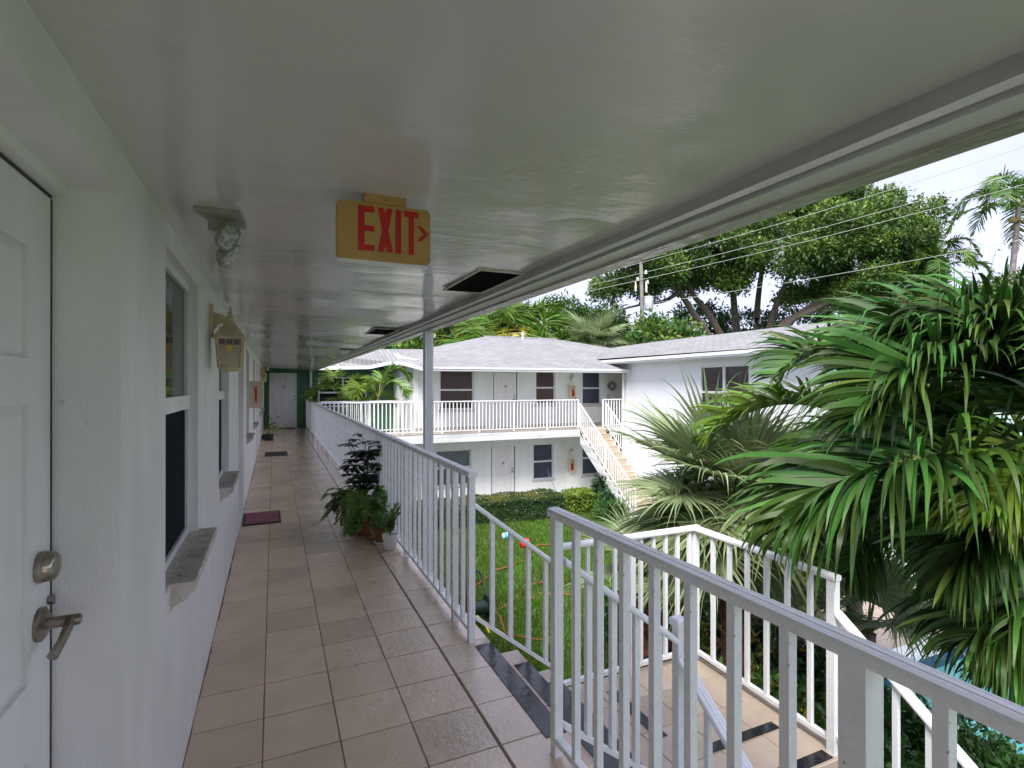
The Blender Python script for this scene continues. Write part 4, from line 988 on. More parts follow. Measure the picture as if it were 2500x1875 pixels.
def lantern(cx, cy, zb, s=1.0, label='', name='wall_lantern', wallx=XW):
    t = thing(name, label, 'wall lamp', (cx, cy, zb), 'almond wall lanterns along the near wall')
    hw, ht, H_ = .064*s, .076*s, .185*s
    zt = zb+H_
    m = M['almond']
    # corner posts and rails of the tapered body
    for sx_ in (-1, 1):
        for sy_ in (-1, 1): MB().tube([(cx+sx_*hw*.88, cy+sy_*hw*.88, zb), (cx+sx_*ht*.9, cy+sy_*ht*.9, zt)], .0085*s, 4).build('corner_post', m, t)
    bdy = MB(); e = .86
    lo = [(cx-hw*e, cy-hw*e, zb+.012*s), (cx+hw*e, cy-hw*e, zb+.012*s), (cx+hw*e, cy+hw*e, zb+.012*s), (cx-hw*e, cy+hw*e, zb+.012*s)]
    hi = [(cx-ht*e, cy-ht*e, zt), (cx+ht*e, cy-ht*e, zt), (cx+ht*e, cy+ht*e, zt), (cx-ht*e, cy+ht*e, zt)]
    for k in range(4):
        j = (k+1) % 4; bdy.quad(lo[k], lo[j], hi[j], hi[k])
    bdy.poly(lo).poly(hi); bdy.build('glass', M['frost'], t)
    # small panes on the upper half of the side facing along the walkway and the courtyard side
    for side in (0, 1):
        for i in range(3):
            for j in range(2):
                u = (-.62+.62*i)*hw; z0 = zb+H_*(.56+.20*j); off = hw*e+(ht-hw)*e*(.6+.2*j)+.002
                w = hw*.25
                mtl = M['violet'] if j else (M['amber'] if i == 1 else M['frost'])
                mb = MB()
                if side == 0: mb.box(cx+u-w, cx+u+w, cy-off-.002, cy-off+.001, z0, z0+H_*.17)
                else: mb.box(cx+off-.001, cx+off+.002, cy+u-w, cy+u+w, z0, z0+H_*.17)
                mb.build('pane', mtl, t)
    rf = MB(); zr = zt; zp = zt+.10*s; b_ = ht*1.12
    prof = [(b_, zr-.012*s), (b_, zr), (.020*s, zp), (.018*s, zp+.03*s)]
    base = [(cx+sx_*b_, cy+sy_*b_, zr) for sx_, sy_ in ((-1, -1), (1, -1), (1, 1), (-1, 1))]; topq = [(cx+sx_*.018*s, cy+sy_*.018*s, zp) for sx_, sy_ in ((-1, -1), (1, -1), (1, 1), (-1, 1))]
    low = [(x, y, zr-.010*s) for x, y, _ in base]
    for k in range(4):
        j = (k+1) % 4; rf.quad(base[k], base[j], topq[j], topq[k]); rf.quad(low[k], low[j], base[j], base[k])
    rf.poly(low).poly(topq); rf.build('roof', m, t)
    fin = MB().lathe(cx, cy, [(.020*s, zp-.002), (.018*s, zp+.022*s), (.024*s, zp+.026*s), (.013*s, zp+.034*s), (.013*s, zp+.046*s), (.005*s, zp+.055*s), (.004*s, zp+.09*s)], 10); fin.build('finial', m, t, True)
    bt = MB().lathe(cx, cy, [(hw*.45, zb-.020*s), (hw*.95, zb-.012*s), (hw*1.02, zb), (hw*1.02, zb+.011*s)], 4 if s < .5 else 16); bt.build('bottom_ring', m, t)
    ar = MB(); zc_ = zp+.012*s
    ar.extrude([(wallx+.012, cy-.010, zc_+.04*s), (cx, cy-.010, zc_+.012*s), (cx, cy-.010, zc_-.006*s), (wallx+.05*s, cy-.010, zc_-.03*s), (wallx+.012, cy-.010, zc_-.075*s)], (0, .02, 0)); ar.build('arm', m, t)
    MB().extrude([(wallx+.001, cy-.035*s, zc_-.11*s), (wallx+.001, cy+.035*s, zc_-.11*s), (wallx+.001, cy+.045*s, zc_-.02*s), (wallx+.001, cy+.030*s, zc_+.085*s), (wallx+.001, cy-.030*s, zc_+.085*s), (wallx+.001, cy-.045*s, zc_-.02*s)], (.016, 0, 0)).build('wall_plate', m, t)
    return t
lantern(-.243, 3.66, 1.702, 1.0, 'large almond wall lantern with tiny panes beside the first window')
lantern(-.255, 16.7, 1.70, 1.0, 'small far wall lantern near the green end wall')
em2 = thing('emergency_light', 'far emergency light above the lantern by the green end wall', 'emergency light', (-.25, 16.2, ZC))
MB().box(-.33, -.13, 16.2, 16.32, 2.11, 2.185).build('base', M['cream'], em2); head(em2, (-.21, 16.18, 2.06), (.2, -.9, -.3), 1.3); head(em2, (-.15, 16.16, 2.05), (.7, -.6, -.3), 1.3)

# fire extinguisher cabinets
fc = thing('fire_extinguisher_cabinet', 'cream extinguisher box with a pictogram on the near wall past the lantern', 'extinguisher box', (-.26, 9.4, 1.25))
MB().cbox(XW+.002, -.165, 9.30, 9.62, 1.235, 1.66, .012).build('body', M['cream'], fc)
MB().box(-.1645, -.15, 9.305, 9.615, 1.24, 1.655).build('door', M['cream'], fc)
yy = 9.2985
MB().extrude([(-.275, yy, 1.36), (-.243, yy, 1.36), (-.243, yy, 1.52), (-.250, yy, 1.545), (-.268, yy, 1.545), (-.275, yy, 1.52)], (0, .001, 0)).build('pictogram', M['redplastic'], fc)
MB().extrude([(-.262, yy, 1.545), (-.252, yy, 1.545), (-.235, yy, 1.575), (-.262, yy, 1.572)], (0, .001, 0)).extrude([(-.288, yy, 1.47), (-.282, yy, 1.47), (-.276, yy, 1.555), (-.262, yy, 1.566), (-.264, yy, 1.573), (-.283, yy, 1.56)], (0, .001, 0)).build('pictogram_outline', M['black'], fc)
MB().extrude([(-.283, yy, 1.31), (-.275, yy, 1.31), (-.262, yy, 1.35), (-.248, yy, 1.31), (-.236, yy, 1.315), (-.250, yy, 1.365), (-.268, yy, 1.365)], (0, .001, 0)).build('pictogram_flame', M['redplastic'], fc)
def ext_box(x, z, label):
    t = thing('fire_extinguisher_cabinet', label, 'extinguisher box', (x, YF, z), 'extinguisher boxes on the rear wing')
    fr = MB(); fr.box(x-.125, x+.125, YF-.15, YF-.001, z, z+.05); fr.box(x-.125, x+.125, YF-.15, YF-.001, z+.46, z+.51); fr.box(x-.125, x-.075, YF-.15, YF-.001, z+.05, z+.46); fr.box(x+.075, x+.125, YF-.15, YF-.001, z+.05, z+.46); fr.build('case', M['cream'], t)
    MB().box(x-.075, x+.075, YF-.012, YF-.002, z+.05, z+.46).build('back', M['wall_far'], t)
    MB().lathe(x, YF-.07, [(.045, z+.052), (.05, z+.07), (.05, z+.26), (.03, z+.30), (.018, z+.31), (.018, z+.34)], 12).build('extinguisher', M['redplastic'], t, True)
    MB().extrude([(x-.06, YF-.13, z+.40), (x+.05, YF-.13, z+.32), (x+.05, YF-.13, z+.36), (x-.06, YF-.13, z+.44)], (0, .004, 0)).build('label', M['whitepot'], t)
    MB().box(x+.09, x+.105, YF-.16, YF-.151, z-.06, z+.03).build('hammer', M['black'], t)
ext_box(10.70, 1.09, 'cream extinguisher box upstairs between two rear windows'); ext_box(10.66, -1.80, 'cream extinguisher box downstairs near the rear staircase')
def rear_lamp(x, z, label):
    t = thing('wall_lantern', label, 'wall lamp', (x, YF, z), 'small lanterns on the rear wing')
    MB().box(x-.06, x+.06, YF-.16, YF-.04, z, z+.15).build('glass', M['whitepot'], t)
    rf = MB(); b4 = [(x-.08, YF-.18, z+.151), (x+.08, YF-.18, z+.151), (x+.08, YF-.02, z+.151), (x-.08, YF-.02, z+.151)]; ap = (x, YF-.10, z+.25)
    for k in range(4): rf.poly([b4[k], b4[(k+1) % 4], ap])
    rf.poly(b4); rf.build('roof', M['cream'], t)
    MB().box(x-.03, x+.03, YF-.012, YF-.001, z+.08, z+.30).build('wall_plate', M['cream'], t); MB().tube([(x, YF-.10, z+.245), (x, YF-.012, z+.27)], .008, 5).build('arm', M['cream'], t)
rear_lamp(10.72, 1.75, 'small white lantern above the upstairs extinguisher box'); rear_lamp(10.68, -1.14, 'small white lantern above the downstairs extinguisher box')
wr = thing('wreath', 'grey twig wreath hanging on the door at the right end of the balcony', 'wreath', (12.62, YF+.03, 1.55))
r_ = np.random.default_rng(4); th = r_.uniform(0, 2*np.pi, 420); rad = .14+r_.normal(0, .022, 420)
cc = np.stack([12.62+rad*np.cos(th), YF+.02+r_.normal(0, .02, 420), 1.55+rad*np.sin(th)], 1)
dd = np.stack([-np.sin(th), r_.normal(-.3, .5, 420), np.cos(th)], 1)+r_.normal(0, .5, (420, 3))
V_, F_ = leaves_mesh(cc, dd, r_.uniform(.05, .1, 420), r_); np_obj('twigs', V_, F_, mat('dry_twigs', (.30, .29, .27), .8, island=.3), wr)

# ceiling vents
for k, y0 in enumerate((2.52, 5.58, 8.45, 11.5, 14.2, 17.4)):
    zc_ = ZC-.012-(0 if y0 < 5 else .018*min(1, (y0-5)/8))
    lab = ['large dark ceiling vent nearest the EXIT sign', 'second dark ceiling vent, just before the white column', 'third ceiling vent along the beam', 'fourth ceiling vent along the beam', 'fifth small ceiling vent along the beam', 'farthest tiny ceiling vent by the end wall'][k]
    t = thing('ceiling_vent', lab, 'ceiling vent', (1.07, y0+.33, zc_), 'soffit vents along the walkway ceiling')
    x0, x1, y1 = .945, 1.205, y0+.64
    f_ = MB(); e = .013; zc_ += .006
    f_.box(x0, x1, y0, y0+e, zc_-.005, zc_+.004); f_.box(x0, x1, y1-e, y1, zc_-.005, zc_+.004); f_.box(x0, x0+e, y0+e, y1-e, zc_-.005, zc_+.004); f_.box(x1-e*1.5, x1, y0+e, y1-e, zc_-.008, zc_+.004)
    f_.build('frame', M['vent_frame'], t); MB().box(x0+e, x1-e*1.5, y0+e, y1-e, zc_-.0025, zc_).build('mesh_screen', M['void'], t)

# doormats
def doormat(x0, x1, y0, y1, m, label, rot=0):
    t = thing('doormat', label, 'doormat', ((x0+x1)/2, (y0+y1)/2, 0), 'doormats on the walkway')
    MB().cbox(x0, x1, y0, y1, .002, .012, .006).build('rubber_edge', M['mat_dark'], t); MB().cbox(x0+.025, x1-.025, y0+.025, y1-.025, .0125, .017, .003).build('pile', m, t)
    t.rotation_euler.z = rot
doormat(-.335, .075, 6.74, 7.37, M['mat_red'], 'faded maroon doormat by the second door', R(1)); doormat(-.19, .29, 13.06, 13.85, M['mat_dark'], 'dark brown doormat halfway down the walkway'); doormat(.16, .72, 20.85, 21.3, M['mat_dark'], 'thin dark mat in front of door 13')

# ------------------------------------------------------------------ potted plants on the walkway
def pot(par, x, y, r0, r1, h, m, seg=20, z=0.003):
    MB().lathe(x, y, [(r0*.9, z), (r0, z+.005), (r1, z+h-.03), (r1*1.08, z+h-.03), (r1*1.08, z+h), (r1*.94, z+h), (r1*.9, z+h-.025)], seg).build('pot', m, par, True)
    MB().disc_dir((x, y, z+h-.04), (0, 0, 1), [(0, r1*.95), (.012, r1*.9)], 14).build('soil', M['soil'], par)
# tall schefflera
sc = thing('potted_plant', 'tall dark glossy umbrella plant in a pot by the long railing', 'potted plant', (.93, 6.35, 0))
pot(sc, .93, 6.35, .11, .15, .24, M['terracotta'])
r_ = np.random.default_rng(21); V, F, off = [], [], 0; stems = MB()
for s in range(4):
    bx_, by_ = .93+r_.normal(0, .03), 6.35+r_.normal(0, .03); tx, ty = .87+r_.uniform(-.14, .16), 6.3+r_.uniform(-.16, .16); H_ = r_.uniform(.78, 1.06)
    sp = catmull([(bx_, by_, .2), ((bx_+tx)/2, (by_+ty)/2, H_*.6), (tx, ty, H_)], 12); stems.tube(sp, np.linspace(.010, .005, 12), 5)
    for q in range(21):
        i = r_.integers(2, 12); P = sp[i]; a_ = r_.uniform(0, 2*np.pi); pet = np.array([np.cos(a_)*.13, np.sin(a_)*.13, .05+r_.normal(0, .04)]); hub = P+pet*r_.uniform(.6, 1.15)
        stems.tube([P, hub], .003, 4); k = 7; an = np.linspace(0, 2*np.pi, k, endpoint=False)+a_
        d = np.stack([np.cos(an), np.sin(an), np.full(k, -.15)], 1)+pet*1.5; d = unit(d+r_.normal(0, .12, (k, 3)))
        side = unit(np.cross(d, np.array([0, 0, 1.0])))
        v, f = strips(np.tile(hub, (k, 1)), d, side, np.full(k, .118)*r_.uniform(.8, 1.2), np.full(k, .052), np.full(k, .7), 4, prof=[.15, .75, 1.0, .8, .05]); V.append(v); F.append(f+off); off += len(v)
np_obj('leaves', np.vstack(V), np.vstack(F), M['schefflera'], sc); stems.build('stems', M['bark'], sc)
# boston fern
fe = thing('potted_fern', 'bushy green sword fern spilling over a terracotta pot', 'potted plant', (.86, 5.92, 0))
pot(fe, .88, 5.92, .12, .16, .26, M['terracotta'])
r_ = np.random.default_rng(31)
for k in range(86):
    a_ = r_.uniform(0, 2*np.pi); ln = r_.uniform(.24, .40); up_ = r_.uniform(.05, .28); c0 = np.array([.88+.05*np.cos(a_), 5.92+.05*np.sin(a_), .26]); h_ = np.array([np.cos(a_), np.sin(a_), 0])
    e = c0+h_*ln+np.array([0, 0, r_.uniform(-.20, .16)]); 
    if e[0] > 1.06: e[0] = 1.06
    e[2] = max(e[2], .03)
    frond(fe, [c0, c0+h_*ln*.45+np.array([0, 0, up_*.8]), c0+(e-c0)*.8+np.array([0, 0, up_*.4]), e], M['fern'], n=24, L=.066, W=.020, droop=.4, a0=80, a1=60, lift=.05, rad=.003, start=.08, name='frond', seed=k, K=2, tiplen=.3)
MB().lathe(.97, 5.66, [(.085, .002), (.10, .012), (.105, .02), (.10, .02)], 18).build('saucer', M['terracotta'], fe)
# small reddish plant in terracotta with white saucer
sp_ = thing('potted_plant', 'small leafy plant in a terracotta pot with white saucer beside the fern', 'potted plant', (1.0, 5.48, 0))
pot(sp_, 1.0, 5.48, .055, .075, .15, M['terracotta']); MB().lathe(1.0, 5.48, [(.07, .0), (.085, .012), (.083, .014)], 18).build('saucer', M['whitepot'], sp_)
r_ = np.random.default_rng(41); cc = np.array([1.0, 5.48, .20])+r_.normal(0, 1, (170, 3))*np.array([.075, .085, .07]); V_, F_ = leaves_mesh(cc, r_.normal(0, 1, (170, 3))+[0, 0, .3], r_.uniform(.035, .065, 170), r_); np_obj('leaves', V_, F_, M['fern'], sp_)
# white pot with fine asparagus-like sprigs
wp = thing('potted_plant', 'small sprigs of fine green leaves in a plain white pot', 'potted plant', (1.035, 5.22, 0))
pot(wp, 1.035, 5.22, .055, .072, .145, M['whitepot'])
for k in range(13):
    a_ = r_.uniform(0, 2*np.pi); h_ = np.array([np.cos(a_)*.10, np.sin(a_)*.13, 0]); c0 = np.array([1.035, 5.22, .13]); zt = r_.uniform(.12, .34)
    frond(wp, [c0, c0+h_*.35+np.array([0, 0, zt*.6]), c0+h_+np.array([0, 0, zt])], M['fern'], n=18, L=.055, W=.011, droop=.3, a0=75, a1=50, lift=.1, rad=.003, start=.2, name='sprig', seed=k+70, K=2)
# far seedling
fp = thing('potted_plant', 'small yellow-green seedling in a black pot on the far left', 'potted plant', (-.12, 16.9, 0))
pot(fp, -.12, 16.9, .09, .11, .17, M['blackpot']); MB().lathe(-.12, 16.9, [(.12, .0), (.14, .02), (.135, .022)], 16).build('saucer', M['blackpot'], fp)
MB().tube(catmull([(-.12, 16.9, .13), (-.13, 16.88, .35), (-.05, 16.85, .52)], 8), .014, 5).build('stem', M['rachis'], fp)
r_ = np.random.default_rng(51); cc = np.array([.03, 16.8, .42])+r_.normal(0, 1, (26, 3))*np.array([.10, .08, .10]); V_, F_ = leaves_mesh(cc, r_.normal(0, 1, (26, 3)), r_.uniform(.09, .15, 26), r_, asp=.6); np_obj('leaves', V_, F_, M['leaf_yellow'], fp)
bb = thing('dark_bag', 'low dark bundle on the floor behind the far seedling pot', 'bag', (-.24, 17.3, 0)); MB().disc_dir((-.24, 17.3, .0), (0, 0, 1), [(0, .08), (.05, .10), (.11, .085), (.15, .04)], 10).build('body', M['blackpot'], bb, True)

# ------------------------------------------------------------------ lawn and things lying on it
def grass(n, x0, x1, y0, y1, rs, hmin=.05, hmax=.13, wmax=.014):
    x = rs.uniform(x0, x1, n); y = rs.uniform(y0, y1, n); h = rs.uniform(hmin, hmax, n)*(1+.35*np.sin(x*2.3)*np.cos(y*1.7)); a = rs.uniform(0, 2*np.pi, n); w = rs.uniform(.5, 1, n)*wmax
    B = np.stack([x, y, np.full(n, GZ)], 1); s = np.stack([np.cos(a), np.sin(a), 0*a], 1)*w[:, None]; l = np.stack([rs.normal(0, .45, n)*h, rs.normal(0, .45, n)*h, h], 1)
    V = np.stack([B-s, B+s, B+l], 1).reshape(-1, 3); i = np.arange(n)*3
    return V, np.stack([i, i+1, i+2], 1)
rs = np.random.default_rng(2)
V1, F1 = grass(150000, 1.4, 10.2, 6.4, 16.4, rs); V2, F2 = grass(25000, 1.4, 4.0, 3.4, 6.4, rs)
tag(np_obj('grass', np.vstack([V1, V2]), np.vstack([F1, F2+len(V1)]), M['grass']), 'short wet green lawn grass in the courtyard', 'grass', kind='stuff')

def hose(name, pts, r, m, label, group=None):
    P = [(x, y, GZ+.035+.02*math.sin(i*1.7)) for i, (x, y) in enumerate(pts)]
    o = MB().tube(catmull(P, len(P)*8), r, 7).build(name, m, None, True); return tag(o, label, 'hose', group)
hose('garden_hose', [(6.9, 12.7), (6.42, 12.74), (6.1, 12.44), (5.77, 12.0), (5.3, 11.66), (4.94, 11.5), (4.65, 11.5), (4.4, 11.2), (3.9, 10.7), (3.2, 10.3)], .019, M['hose'], 'orange garden hose trailing across the far lawn by the red cup')
hose('garden_hose', [(5.9, 10.25), (5.38, 10.31), (5.08, 10.35), (4.8, 10.13), (4.38, 9.74), (4.14, 9.55), (3.94, 9.45), (3.85, 9.3), (3.83, 9.1), (3.75, 8.8), (3.71, 8.56), (3.81, 8.34), (3.9, 8.2), (4.05, 8.1), (4.25, 8.05), (4.5, 8.1)], .018, M['hose'], 'orange garden hose curving through the middle of the lawn')
hose('garden_hose', [(5.6, 9.5), (5.19, 9.66), (5.04, 9.82), (4.81, 9.80), (4.73, 9.68), (4.80, 9.6)], .026, mat('dark_orange_hose', (.26, .075, .03), .45), 'short loop of dark orange hose on the lawn')
bo = thing('squeeze_bottle', 'white and cyan plastic bottle lying on the grass', 'bottle', (6.0, 13.77, GZ))
MB().disc_dir((5.86, 13.77, GZ+.10), (1, -.05, .03), [(0, .04), (.01, .085), (.14, .09), (.24, .085), (.30, .05), (.31, .03)], 14).build('body', M['bottle'], bo, True)
MB().disc_dir((5.90, 13.77, GZ+.101), (1, -.05, .03), [(0, .0905), (.09, .0925)], 14).build('label', M['cyan'], bo); MB().disc_dir((6.175, 13.755, GZ+.11), (1, -.05, .03), [(0, .03), (.05, .028)], 10).build('cap', M['blue'], bo)
rc = thing('plastic_cup', 'red plastic scoop lying on the lawn past the handrail', 'cup', (6.08, 12.8, GZ))
MB().disc_dir((5.98, 12.8, GZ+.10), (1, .1, .25), [(0, .07), (.01, .09), (.2, .12), (.22, .125), (.22, .11), (.20, .10)], 12).build('body', M['redplastic'], rc, True)
MB().tube([(6.05, 12.72, GZ+.12), (6.12, 12.66, GZ+.05), (6.2, 12.7, GZ+.05)], .02, 6).build('handle', M['redplastic'], rc)
# hose reel cart half hidden below the walkway edge
hr = thing('hose_reel_cart', 'dark green hose reel cart with a loop handle below the walkway edge', 'hose reel', (3.35, 9.2, GZ))
MB().tube(catmull([(3.2, 9.0, GZ+.1), (3.25, 9.35, GZ+.55), (3.3, 9.5, GZ+.78), (3.55, 9.5, GZ+.80), (3.62, 9.35, GZ+.55), (3.6, 9.0, GZ+.1)], 24), .022, 6).build('handle', M['hose_green'], hr, True)
MB().disc_dir((3.22, 9.1, GZ+.28), (1, 0, 0), [(0, .22), (.02, .22), (.03, .12), (.33, .12), (.34, .22), (.36, .22)], 18).build('drum', M['hose_green'], hr, True)
for xw in (3.16, 3.60): MB().disc_dir((xw, 9.1, GZ+.12), (1, 0, 0), [(0, .12), (.04, .12)], 16).build('wheel', M['blackpot'], hr)
MB().tube([(3.3, 8.9, GZ+.25), (3.4, 8.75, GZ+.12), (3.42, 8.6, GZ+.04)], .02, 6).build('nozzle', mat('yellow_plastic', (.65, .55, .03), .4), hr)
br_ = thing('broom', 'push broom with blue handle and orange head leaning on the rear wall', 'broom', (9.63, 17.3, GZ+.05))
MB().tube([(9.63, 17.25, GZ+.12), (9.50, 18.14, -1.50)], .016, 6).build('handle', M['blue'], br_)
MB().cbox(9.46, 9.82, 17.17, 17.27, GZ+.10, GZ+.17, .01).build('head', M['orange'], br_); MB().box(9.47, 9.81, 17.18, 17.26, GZ+.055, GZ+.099).build('bristles', M['leaf_gold'], br_)

# ------------------------------------------------------------------ hedges and shrubs
def hedge(x0, x1, y0, y1, z1, n, label, top=True, m='hedge', seed=0, size=.055):
    rs = np.random.default_rng(seed+60); t = thing('hedge', label, 'hedge', ((x0+x1)/2, (y0+y1)/2, GZ))
    MB().box(x0+.08, x1-.08, y0+.08, y1-.08, GZ, z1-.07).build('core', M['leaf_dark'], t)
    V_, F_ = box_leaves(x0, x1, y0, y1, GZ, z1, n, size, rs); np_obj('foliage', V_, F_, M[m], t)
    if top:
        k = n//5; P = np.stack([rs.uniform(x0, x1, k), rs.uniform(y0, y1, k), z1+rs.normal(0, .012, k)], 1); V_, F_ = leaves_mesh(P, rs.normal(0, .6, (k, 3))+[0, 0, .7], rs.uniform(.03, .06, k), rs, asp=.5); np_obj('new_growth', V_, F_, M['hedge_top'], t)
hedge(2.6, 8.72, 15.25, 16.35, -2.03, 26000, 'long clipped green hedge with rusty new growth along the rear wing')
hedge(9.05, 10.0, 15.2, 16.1, -2.05, 4500, 'small square hedge with bright yellow-green leaves beside the rear stairs', top=False, m='leaf_yellow', seed=5, size=.09)
def shrub(label, blobs, n, per, size, m, seed, asp=.42, name='shrub', extra=None, stem=True, spread=.15, cat='shrub', group=None):
    rs = np.random.default_rng(seed); b0 = np.array(blobs[0][0]); t = thing(name, label, cat, (b0[0], b0[1], GZ), group)
    V_, F_ = clump_leaves(blobs, n, per, size, rs, spread, asp=asp); np_obj('foliage', V_, F_, M[m], t)
    for (m2, frac, sz) in (extra or []):
        V_, F_ = clump_leaves(blobs, int(n*frac), per, size*sz, rs, spread, shell=.88, asp=asp); np_obj('foliage', V_, F_, M[m2], t)
    if stem:
        s = MB()
        for c, rd in blobs[:6]: s.tube(catmull([(b0[0], b0[1], GZ), ((b0[0]+c[0])/2, (b0[1]+c[1])/2, GZ+(c[2]-GZ)*.6), tuple(c)], 8), np.linspace(max(.02, min(rd)*.06), .012, 8), 5)
        s.build('stem', M['bark'], t)
    return t
shrub('dark leafy shrub growing under the rear staircase', [((10.35, 15.3, -2.1), (.42, .45, .65)), ((10.25, 14.7, -2.35), (.45, .4, .4))], 420, 7, .16, 'leaf_dark', 91, asp=.4)
shrub('dry grassy shrub at the foot of the rear staircase', [((9.9, 14.2, -2.5), (.5, .5, .35))], 240, 8, .22, 'leaf_mid', 92, asp=.12)
# variegated ground shrubs around the near landing and palms
vs = [(( 3.95, 3.9, -2.15), (.55, .6, .55)), ((4.2, 2.9, -2.2), (.55, .55, .5)), ((4.0, 1.9, -2.15), (.5, .6, .55)), ((3.9, .9, -2.2), (.5, .6, .5)), ((5.2, 3.3, -2.3), (.7, .7, .5)), ((5.4, 1.6, -2.3), (.7, .8, .5)), ((6.3, 2.5, -2.42), (.6, .7, .34)), ((4.9, 5.6, -2.25), (.6, .6, .5))]
vs += [((5.2, 4.6, -2.3), (.7, .6, .5)), ((6.2, 5.6, -2.3), (.8, .7, .5)), ((6.3, 4.2, -2.35), (.8, .7, .45)), ((6.75, 5.0, -2.35), (.55, .8, .45)), ((6.7, 6.4, -2.3), (.6, .7, .5)), ((5.7, 6.8, -2.3), (.7, .6, .5)), ((6.8, 3.3, -2.45), (.5, .7, .32)), ((5.6, 7.5, -2.35), (.6, .5, .45)), ((6.6, 7.4, -2.35), (.6, .5, .45))]
vl = ['variegated yellow-green shrub behind the landing rail', 'variegated shrub right of the landing corner', 'yellow-leaved shrub below the outer stair rail', 'green shrub below the lower right stair rail', 'dark green shrub between the fan palm and the stairs', 'low shrub beside the foreground palm trunk', 'low dark shrub near the pool coping', 'yellow-green shrub at the foot of the large fan palm', 'variegated shrub just beyond the landing corner post', 'leafy shrub under the right side of the large fan palm', 'dark shrub between the landing and the pool bed', 'dark glossy shrub along the pool deck edge', 'broad shrub behind the large fan palm trunk', 'yellow-flecked shrub at the back left of the palm bed', 'low shrub at the pool corner of the palm bed', 'narrow shrub edging the tiled deck', 'shrub at the far end of the palm bed']
for k, (b_, lb) in enumerate(zip(vs, vl)):
    shrub(lb, [b_, ((b_[0][0]+.25, b_[0][1]-.2, b_[0][2]-.15), tuple(.8*q for q in b_[1]))], 520, 6, .095, 'leaf_dark' if k % 2 else 'leaf_mid', 120+k, asp=.5, extra=[('leaf_gold', .22, .9), ('leaf_yellow', .35, 1.0)] if k in (0, 1, 2, 7, 8, 9, 13) else [('leaf_mid', .4, 1.0)], group='shrubs in the planting bed', spread=.12)

# ------------------------------------------------------------------ foreground feather palm
fp1 = thing('feather_palm', 'big arching feather palm in the right foreground with long drooping leaflets', 'palm tree', (5.15, 1.95, GZ))
hub = at(2620, 1040, 4.1)
tb = np.array([5.15, 1.95, GZ]); trk = catmull([tb, tb+(hub-tb)*.4+np.array([.08, .02, 0]), hub-np.array([0, 0, .1])], 40)
MB().tube(trk, [.095+.008*(i % 2) for i in range(40)], 14).build('trunk', M['palm_bark'], fp1, True)
MB().tube([hub-np.array([0, 0, .5]), hub-np.array([0, 0, .2]), hub+np.array([0, 0, .25])], [.10, .085, .03], 12).build('crownshaft', M['palm_leaf'], fp1, True)
FR = [ # (control points px,py,depth)
 [(2510, 946, 3.85), (2404, 905, 3.7), (2281, 899, 3.6), (2205, 925, 3.5), (2120, 1005, 3.4)],
 [(2520, 1130, 3.8), (2380, 1115, 3.55), (2210, 1125, 3.35), (2060, 1175, 3.25), (1950, 1260, 3.2)],
 [(2550, 930, 4.1), (2450, 860, 4.05), (2330, 815, 4.0), (2215, 815, 4.0), (2125, 850, 3.95)],
 [(2540, 1180, 3.7), (2455, 1235, 3.6), (2380, 1310, 3.5), (2330, 1400, 3.5)],
 [(2610, 1300, 3.6), (2580, 1420, 3.5), (2560, 1540, 3.4), (2550, 1640, 3.4)],
 [(2590, 940, 3.8), (2530, 860, 3.7), (2460, 810, 3.6), (2380, 800, 3.5)],
 [(2540, 1080, 3.9), (2420, 1060, 3.9), (2280, 1065, 3.9), (2140, 1110, 3.9), (2030, 1190, 3.9)],
 [(2600, 1120, 3.5), (2560, 1130, 3.3), (2480, 1165, 3.2), (2420, 1230, 3.1)],
 [(2590, 960, 4.3), (2500, 870, 4.5), (2400, 830, 4.6), (2290, 850, 4.6), (2200, 910, 4.6)],
 [(2590, 1010, 4.3), (2490, 990, 4.5), (2370, 985, 4.6), (2250, 1010, 4.6), (2150, 1070, 4.6)],
 [(2620, 930, 4.0), (2610, 850, 4.0), (2570, 800, 3.9), (2520, 800, 3.8)],
 [(2560, 1150, 4.3), (2450, 1180, 4.5), (2330, 1220, 4.6), (2230, 1290, 4.6)],
 [(2610, 1230, 3.9), (2550, 1360, 3.8), (2470, 1460, 3.7), (2380, 1550, 3.6)],
 [(2640, 1250, 4.2), (2610, 1400, 4.2), (2540, 1520, 4.2), (2460, 1620, 4.2)],
]
for k, ctl in enumerate(FR):
    frond(fp1, [hub]+[at(*q) for q in ctl], M['palm_leaf'] if k not in (7, 9) else M['palm_leaf_young'], n=125, L=.92 if k not in (3, 4, 7) else .66, W=.041, droop=.7 if k not in (0, 2) else .35, a0=50, a1=20, curl=1.6, lift=.30 if k in (0, 2, 5) else .10, rad=.02, start=.16, seed=200+k, K=9, tiplen=.6, jitter=.24)
for k, (ax, ln) in enumerate(((20, 1.9), (-40, 1.8), (-95, 1.7), (65, 1.9), (-150, 1.5))):
    h_ = np.array([math.cos(R(ax)), math.sin(R(ax)), 0]); frond(fp1, [hub, hub+h_*ln*.35+np.array([0, 0, .55]), hub+h_*ln*.75+np.array([0, 0, .6]), hub+h_*ln*1.1+np.array([0, 0, .1])], M['palm_leaf'], n=70, L=.8, W=.042, droop=.9, a0=62, a1=30, rad=.02, start=.16, seed=230+k, K=5, tiplen=.6)
